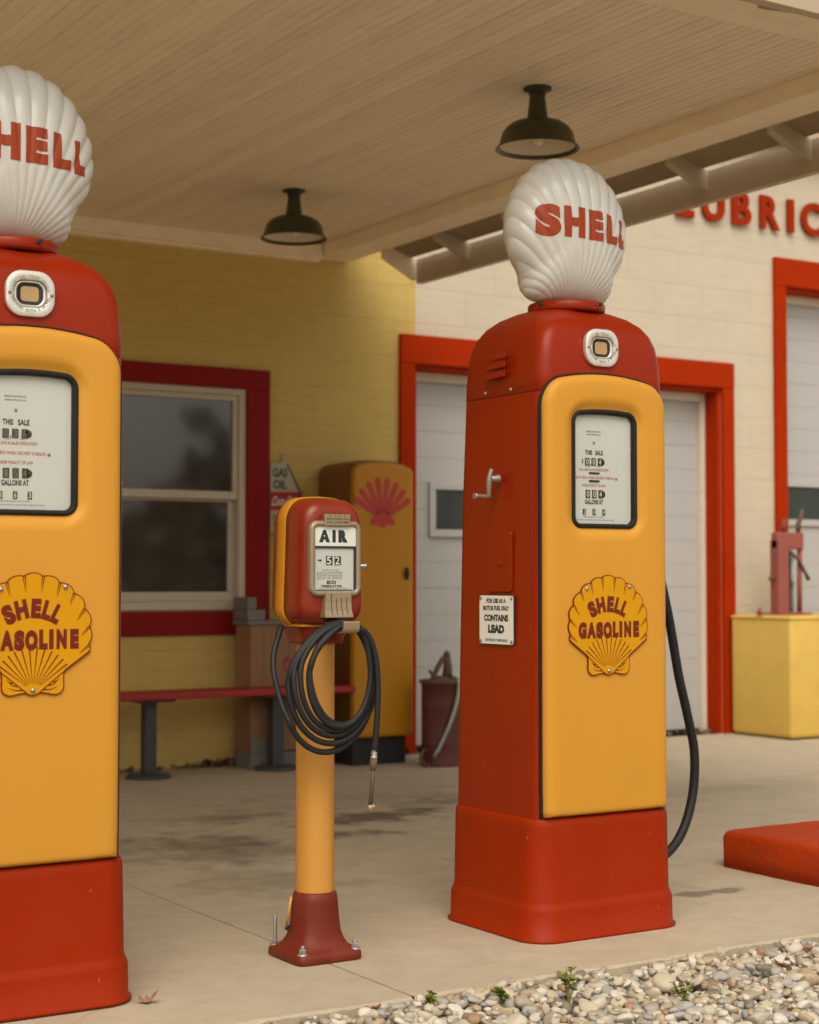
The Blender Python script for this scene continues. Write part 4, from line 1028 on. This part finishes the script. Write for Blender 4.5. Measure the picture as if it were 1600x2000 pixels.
# ------------------------------------------------------------------ bench
def bench():
    t = empty('bench', (4.2, 9.05, 0), 'long red bench on two dark pedestal legs below the window', 'bench')
    b = MB(); b.box(-1.35, 1.05, -.15, .15, .452, .492, 'bench_red', .008); b.build('seat', t)
    for x in (-.29, .53, -1.15):
        b = MB(); b.box(x - .115, x + .115, -.12, .12, .437, .4515, 'bench_leg', .004); b.box(x - .036, x + .036, -.036, .036, .02, .438, 'bench_leg', .006)
        b.lathe([(.0, .0), (.125, .0), (.128, .010), (.118, .022), (.05, .03), (.0, .03)], 'bench_leg', (x, 0, .0), n=32); b.build('pedestal_leg', t)
bench()
# ------------------------------------------------------------------ yellow cabinet with shell emblem
def cabinet():
    x0, x1, y0, y1 = 5.19, 5.61, 8.93, 9.38
    t = empty('cabinet', ((x0 + x1) / 2, (y0 + y1) / 2, 0), 'tall yellow metal cabinet with a red shell emblem on its door', 'cabinet')
    hw, hd = (x1 - x0) / 2, (y1 - y0) / 2
    def top(z, d, arch=0): return [(px, py, z + arch * (1 - (px / hw) ** 2)) for px, py in rrect(hw - d, -hd + d, hd - d, max(.01, .035), 6, 6)]
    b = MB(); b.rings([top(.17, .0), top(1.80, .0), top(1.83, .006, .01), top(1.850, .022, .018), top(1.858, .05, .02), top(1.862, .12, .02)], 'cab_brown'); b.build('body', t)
    b = MB(); P = [(px, pz) for px, pz in rrect(hw + .002, .175, 1.825, .03, 6, 6)]
    P = [(px, pz + (.035 * (1 - (px / hw) ** 2) if pz > 1.6 else 0)) for px, pz in P]
    b.rings([[(px, -hd + .02, pz) for px, pz in P], [(px, -hd - .022, pz) for px, pz in P], [(px, -hd - .030, pz) for px, pz in inset(P, .010)], [(px, -hd - .032, pz) for px, pz in inset(P, .03)]], 'cab_yellow', True, True, True)
    d = b.build('door', t, sharp=40)
    b = MB(); b.box(-hw + .02, hw - .02, -hd + .03, hd - .02, 0.0, .172, 'black'); b.build('plinth', t)
    b = MB(); b.lathe([(.012, -.002), (.016, .0), (.016, .004)], 'dark_metal', (hw - .055, -hd - .036, 1.175), 'Y', 16); b.tube([(hw - .055, -hd - .045, 1.212), (hw - .055, -hd - .05, 1.175), (hw - .055, -hd - .045, 1.138)], [.009, .014, .009], 'black', 10); b.build('handle', d)
    # emblem : seven red rays, hinge and feet
    b = MB(); yy = -hd - .0335; cz = 1.500; cx = -.015
    for k in range(8):
        a = R(-56 + 112 * k / 7); L = .268 - .030 * abs(k - 3.5) / 3.5; w = .0205
        u = Vector((math.sin(a), math.cos(a))); n = Vector((u.y, -u.x)); o = Vector((cx, cz)); p1 = o + u * L
        pts = [o + u * .03 + n * .010, p1 - u * .012 + n * w, p1 + u * .0 + n * w * .55, p1 + u * .006, p1 - n * w * .55, p1 - u * .012 - n * w, o + u * .03 - n * .010]
        b.prism([(p.x, p.y) for p in pts][::-1], yy - .001, yy + .0015, 'shell_red')
    ft = [(-.092, -.026), (.092, -.026), (.080, .014), (.045, .03), (0, .06), (-.045, .03), (-.080, .014)]
    b.prism([(cx + p[0], cz + p[1]) for p in ft], yy - .0014, yy + .0015, 'shell_red'); b.lathe([(.036, -.0018), (.036, .001)], 'shell_red', (cx, yy, cz - .008), 'Y', 20, cap0=True)
    b.build('emblem', d)
cabinet()
# ------------------------------------------------------------------ crate, sign, oil can
def crate():
    t = empty('wooden_crate', (4.78, 9.24, 0), 'tan upright wooden crate with a grey stepped top, behind the bench', 'crate')
    b = MB()
    for k in range(4):
        xa = -.175 + k * .0875; b.box(xa, xa + .0868, -.10, -.085, .10, .86, 'wood', .003)
    b.box(-.175, .175, -.0845, .10, .10, .858, 'wood'); pass
    b.build('body', t)
    b = MB(); b.box(-.195, .06, -.11, .11, .862, .89, 'greymetal', .005); b.box(-.195, -.075, -.10, .10, .891, .955, 'greymetal', .005); b.box(-.195, -.135, -.10, .10, .956, 1.03, 'greymetal', .005); b.build('lid', t)
    b = MB()
    put_text(b, 'O', 'bench_red', front(.075, .62, -.1018), .09, .06, .04); put_text(b, 'I', 'bench_red', front(.120, .62, -.1018), .09, .012, .04); b.box(.05, .14, -.1016, -.1003, .45, .50, 'bench_red'); b.build('lettering', t, norm=False)
    b = MB(); b.box(-.179, -.06, -.12, .104, 0, .098, 'block', .006); b.box(-.179, -.06, -.12, -.114, .0985, .175, 'block', .003); b.build('block', t)
    b = MB(); b.box(.02, .18, -.12, .104, 0, .095, 'block', .006); b.build('block', t)
crate()
def arrow_sign():
    t = empty('arrow_sign', (4.9, WY - .02, 1.6), 'old slanted enamel sign with white and red bands on the wall', 'sign')
    b = MB(); P = [(-.045, -.17), (.245, -.17), (.245, -.035), (.18, .07), (.065, .27), (.045, .335), (.035, .27), (-.045, .26)]
    b.prism(P, -.012, .0, 'signcream'); b.build('board', t)
    b = MB(); b.prism([(-.045, -.03), (.245, -.03), (.16, .085), (.14, .085), (-.045, .085)], -.0135, -.011, 'bench_red'); b.prism([(.155, .088), (.180, .07), (.075, .26), (.064, .262)], -.0136, -.011, 'sign_dark'); b.build('red_band', t)
    b = MB()
    put_text(b, 'GAS', 'sign_dark', front(.020, .205, -.0140), .055, .105, .03); put_text(b, 'OIL', 'sign_dark', front(.020, .130, -.0140), .055, .095, .03)
    put_text(b, 'Coca-Cola', 'sign_white', lambda u, v, d=0: (.055 + u + v * .35, -.0142, .030 + v + u * .06), .055, .18, .01)
    for k in range(2): put_text(b, 'ICE COLD' if k == 0 else 'SOLD HERE', 'sign_dark', front(.05, -.075 - k * .045, -.0142), .026, .15, .01)
    b.build('lettering', t, norm=False)
arrow_sign()
def oil_can():
    t = empty('oil_can', (5.70, 8.72, 0), 'rusty dark red oil dispenser can with a hand pump on top, before the garage door', 'oil can')
    b = MB(); prof = [(.0, .0), (.126, .0), (.128, .012), (.124, .02), (.122, .12), (.124, .13), (.122, .14), (.122, .36), (.124, .37), (.122, .38), (.122, .495), (.128, .50), (.128, .512), (.115, .515), (.0, .518)]
    b.lathe(prof, 'can_red', n=40); b.build('drum', t)
    b = MB(); b.lathe([(.136, .505), (.138, .512), (.136, .522), (.06, .53), (.05, .545), (.0, .545)], 'can_rust', n=32); b.build('lid', t)
    b = MB(); b.tube(spline([(-.075, -.02, .53), (-.05, -.02, .58), (-.01, -.02, .64), (.02, -.02, .665)], 5), .016, 'can_rust', 10); b.tube([(.03, -.02, .53), (.035, -.02, .60), (.03, -.02, .67)], [.032, .028, .02], 'can_rust', 12)
    b.tube([(.02, -.02, .665), (.035, -.02, .685), (.04, -.025, .69)], [.02, .022, .014], 'can_rust', 10); b.tube([(-.10, -.02, .585), (-.075, -.02, .55), (-.04, -.02, .535)], [.008, .012, .012], 'can_rust', 8); b.build('hand_pump', t)
    b = MB(); b.tube(spline([(.045, -.05, .54), (.045, -.125, .515), (.030, -.138, .42), (-.025, -.140, .27), (-.085, -.112, .12), (-.105, -.092, .075), (-.09, -.075, .06)], 6), .0135, 'galv', 10); b.build('spout_hose', t)
    b = MB(); b.tube(spline([(-.12, -.03, .09), (-.165, -.05, .10), (-.185, -.06, .05), (-.150, -.06, .012), (-.12, -.05, .015)], 6), .012, 'can_rust', 8); b.build('drain_pipe', t)
oil_can()
# ------------------------------------------------------------------ yellow box and red iron stand
def planter():
    x0, x1, y0, y1 = 8.66, 9.85, 8.72, 9.34
    t = empty('yellow_box', ((x0 + x1) / 2, (y0 + y1) / 2, 0), 'pale yellow sheet metal box with riveted rounded corner, beside the red door trim', 'metal box')
    hw, hd = (x1 - x0) / 2, (y1 - y0) / 2
    def s(d, z, r=.03): return [(px, py, z) for px, py in rrect(hw - d, -hd + d, hd - d, r, 8, 6)]
    b = MB(); b.rings([s(.012, .012), s(.003, .022), s(.0, .045), s(.0, .86), s(.004, .872), s(.012, .878), s(.03, .879)], 'planter'); b.build('body', t)
    b = MB(); b.rings([s(-.004, .850), s(-.006, .854), s(-.006, .866), s(-.003, .872), s(.004, .8735)], 'planter', True, False, False); b.build('rim', t)
    b = MB()
    for k in range(26):
        z = .05 + k * .031
        b.lathe([(.0055, 0), (.0045, -.0028), (.001, -.0035)], 'planter', (-hw, -hd + .075, z), 'X', 8)
    b.build('rivets', t)
    b = MB(); b.rings([s(.035, 0), s(.035, .014)], 'black'); b.build('foot', t)
planter()
def stand():
    t = empty('iron_stand', (8.97, 9.03, .8815), 'faded red iron tyre stand with two uprights, on top of the yellow box', 'tool stand')
    b = MB(); b.box(-.165, -.060, -.045, .045, .0, .545, 'jack', .006); b.box(-.045, -.025, -.03, .03, 0, .47, 'dark_metal'); b.build('main_post', t)
    b = MB(); b.box(-.165, .105, -.035, .035, .475, .60, 'jack', .012); b.build('crosshead', t)
    b = MB(); b.tube([(.085, 0, 0), (.088, 0, .25), (.092, 0, .49)], .019, 'jack', 12); b.build('side_rod', t)
    b = MB(); b.tube([(.018, 0, 0), (.018, 0, .44)], .006, 'galv', 8); b.tube([(-.02, -.01, .20), (.0, -.01, .235)], .02, 'can_rust', 10); b.build('screw_rod', t)
    b = MB(); b.tube([(-.02, -.02, .455), (.05, -.03, .40), (.12, -.03, .30), (.15, -.03, .255)], [.014, .013, .012, .017], 'can_rust', 10); b.build('lever', t)
    b = MB(); b.tube([(-.072, 0, .59), (-.068, 0, .66), (-.055, 0, .70)], [.018, .016, .012], 'can_rust', 10); b.build('jaw', t); b = MB(); b.tube([(.078, 0, .59), (.082, 0, .67), (.108, 0, .71), (.120, 0, .775)], [.02, .02, .017, .014], 'can_rust', 10); b.build('jaw', t)
    b = MB(); b.tube([(-.165, 0, .258), (-.215, 0, .262)], [.010, .014], 'can_rust', 10); b.build('side_bolt', t)
    b = MB(); b.box(-.20, .13, -.09, .09, 0, .014, 'jack', .004); b.tube([(-.315, 0, .006), (-.31, 0, .03), (-.305, 0, .055)], [.022, .018, .008], 'jack', 8); b.box(-.32, -.19, -.02, .02, 0, .012, 'jack'); b.build('base_plate', t)
stand()
# ------------------------------------------------------------------ red concrete island
b = MB()
def isl(d, z): return [(5.25 + px, 4.775 + py, z) for px, py in rrect(.615 - d, -.305 + d, .305 - d, .045, 8, 14)]
rs = [isl(0, -.001), isl(.001, .06), isl(.004, .118), isl(.012, .137), isl(.028, .144)]
rs = [[(x + random.uniform(-.0015, .0015) + (.004 * math.sin(9 * y + z * 20)), y + random.uniform(-.0015, .0015), z + random.uniform(-.0012, .0012) * (z > .05)) for x, y, z in r] for r in rs]
b.rings(rs, 'island'); tag(b.build('concrete_island'), 'low red painted concrete island with rounded worn edges', 'kerb block')

# ------------------------------------------------------------------ leaves and weeds
def leaf_mesh(L, wd, curl, seed, lobes=0):
    r = random.Random(seed); n = 10; top = []; mid = []; bot = []
    for i in range(n + 1):
        f = i / n; w = wd * math.sin(math.pi * f ** .8) * (1 + (.35 * math.sin(f * lobes * 6.28) if lobes else 0)) + .0004
        z = curl * (f - .4) ** 2 * L * 2.2 + r.uniform(-.0008, .0008)
        c = .35 * w
        mid.append((f * L - L / 2, r.uniform(-.001, .001), z)); top.append((f * L - L / 2 + r.uniform(-.001, .001), w, z + c * (1 + curl))); bot.append((f * L - L / 2 + r.uniform(-.001, .001), -w, z + c * (.6 + curl * .5)))
    return top, mid, bot
def dead_leaf(loc, rz, L, wd, curl, label, mat, seed, tilt=(0, 0), group=None):
    b = MB(); t_, m_, o_ = leaf_mesh(L, wd, curl, seed, 3)
    b.rings([t_, m_, o_], mat, True, False, False, closed=False)
    b.tube([m_[0], (m_[0][0] - L * .25, .002, m_[0][2] + .004)], .0008, mat, 5)
    ob = b.build('dead_leaf', None, norm=False); zmin = min(v.co.z for v in ob.data.vertices)
    ob.rotation_euler = (tilt[0], tilt[1], rz); ob.location = (loc[0], loc[1], loc[2] - zmin)
    md = ob.modifiers.new('thick', 'SOLIDIFY'); md.thickness = .0006
    return tag(ob, label, 'leaf', group)
dead_leaf((1.845, 4.262, .001), R(-25), .062, .017, .9, 'curled tan dead leaf on the concrete beside the left pump base', 'dryleaf', 3)
for k, (x, y, m, lab) in enumerate([(2.64, 3.60, 'dryleaf', 'large tan dead leaf lying flat among the pebbles by the weeds'), (3.42, 3.72, 'redleaf', 'small red brown leaf on the pebbles, nearest the right pump'), (3.62, 3.70, 'redleaf', 'red brown leaf on the pebbles below the red island'),
                                   (2.92, 3.56, 'redleaf', 'brown leaf standing on edge in the pebbles near the bottom edge'), (2.32, 3.86, 'redleaf', 'dark brown leaf tucked against the concrete edge at bottom left')]):
    dead_leaf((x, y, gz(x, y)), random.uniform(0, 6), [.11, .05, .06, .05, .045][k], [.026, .015, .016, .015, .012][k], .5, lab, m, 20 + k, (random.uniform(-.3, .3), random.uniform(-.2, .2)))
def weed(x, y, n, h, label, seed, spread=.04):
    r = random.Random(seed); z0 = gz(x, y) - .03
    t = empty('weed', (x, y, z0), label, 'weed', 'green weeds growing through the gravel')
    bs_, bl = MB(), MB()
    for k in range(n):
        a = r.uniform(0, 6.28); hh = h * r.uniform(.55, 1.1); tip = Vector((math.cos(a) * spread * r.uniform(.3, 1), math.sin(a) * spread * r.uniform(.3, 1), hh + .03))
        st_ = spline([(0, 0, 0), (tip.x * .3, tip.y * .3, tip.z * .6), tuple(tip)], 5); bs_.tube(st_, .0011, 'weed', 5)
        for q in range(r.randint(3, 6)):
            f = r.uniform(.5, 1); p = st_[min(len(st_) - 1, int(f * (len(st_) - 1)))]; ra = r.uniform(0, 6.28); L = r.uniform(.010, .020)
            Mx = Matrix.Translation(p) @ Euler((r.uniform(-.7, .7), r.uniform(-.9, .2), ra)).to_matrix().to_4x4()
            # three-lobed leaf
            vs = [(0, 0, 0)]; 
            for lob in (-60, 0, 60):
                la = R(lob); c_, s_ = math.cos(la), math.sin(la)
                for (u, w) in ((.35, -.26), (.75, -.30), (1, 0), (.75, .30), (.35, .26)): vs.append(((u * c_ - w * s_) * L, (u * s_ + w * c_) * L, .12 * L * u * u))
            bl.add([Mx @ Vector(v) for v in vs], [(0, 1, 2, 3, 4, 5), (0, 6, 7, 8, 9, 10), (0, 11, 12, 13, 14, 15)], 'weed')
    bs_.build('stem', t); bl.build('leaves', t, norm=False)
weed(2.83, 3.70, 7, .085, 'tallest yellow green weed standing up from the pebbles before the right pump', 1, .05)
weed(2.70, 3.52, 14, .035, 'low spreading weed patch at the bottom edge of the pebbles', 2, .10)
weed(2.69, 3.82, 6, .045, 'small weed sprouting close to the concrete edge, left of the tallest weed', 3, .05)
weed(2.50, 3.88, 5, .025, 'tiny weed tuft against the concrete, leftmost of the weeds', 4, .035)
weed(3.12, 3.57, 5, .045, 'small weed sprig in the pebbles, rightmost of the weeds', 5, .04)
# the wood across the road, seen only as reflections and as the shade it casts on the low sky
b = MB(); r_ = random.Random(11)
for k in range(2300):
    x = r_.uniform(-45, 50); top = 3.6 + 1.2 * math.sin(x * .35) + 1.4 * math.sin(x * .9 + 1)
    z = top * (1 - r_.random() ** 1.6); y = -21 - r_.uniform(0, 5) ; L = r_.uniform(.3, .8)
    Mx = Matrix.Translation((x, y, z)) @ Euler((r_.uniform(0, 6), r_.uniform(0, 6), r_.uniform(0, 6))).to_matrix().to_4x4()
    b.add([Mx @ Vector(p) for p in ((-L, -L * .3, 0), (0, -L * .75, .1), (L, 0, .02), (.2 * L, L * .7, .12), (-.6 * L, L * .5, 0))], [(0, 1, 2, 3, 4)], 'tree_leaf')
tag(b.build('wood', None, norm=False), 'dark belt of trees across the road from the station', 'wood', kind='stuff')
# leaf litter along the wall foot
b = MB(); r_ = random.Random(5)
for k in range(420):
    x = r_.choice([r_.gauss(4.55, .10), r_.uniform(3.5, 4.7), r_.gauss(5.72, .10), r_.uniform(6.0, 8.6)]); y = WY - abs(r_.gauss(0, .03)) - .012
    if x > 5.95: y += .10
    L = r_.uniform(.015, .04); Mx = Matrix.Translation((x, y, r_.uniform(.004, .04 if abs(x - 4.55) < .2 else .018))) @ Euler((r_.uniform(-1, 1), r_.uniform(-1, 1), r_.uniform(0, 6))).to_matrix().to_4x4()
    b.add([Mx @ Vector(p) for p in ((-L, 0, 0), (0, -L * .45, .002), (L, 0, .004), (0, L * .45, .002))], [(0, 1, 2, 3)], 'mulch')
tag(b.build('leaf_litter', None, norm=False), 'brown leaf litter gathered along the foot of the station wall', 'leaf litter', kind='stuff')
b = MB()
for k in range(150):
    x, y = r_.uniform(1.9, 4.6), 3.93 - abs(r_.gauss(0, .25))
    if y < 3.2: continue
    L = r_.uniform(.004, .014); Mx = Matrix.Translation((x, y, gz(x, y) + .003)) @ Euler((r_.uniform(-.6, .6), r_.uniform(-.6, .6), r_.uniform(0, 6))).to_matrix().to_4x4()
    b.add([Mx @ Vector(p) for p in ((-L, 0, 0), (0, -L * .5, .002), (L, 0, .003), (.2 * L, L * .5, .001))], [(0, 1, 2, 3)], 'redleaf' if k % 3 else 'dryleaf')
tag(b.build('leaf_debris', None, norm=False), 'flakes of broken dry leaf scattered over the pebbles', 'leaf litter', kind='stuff')
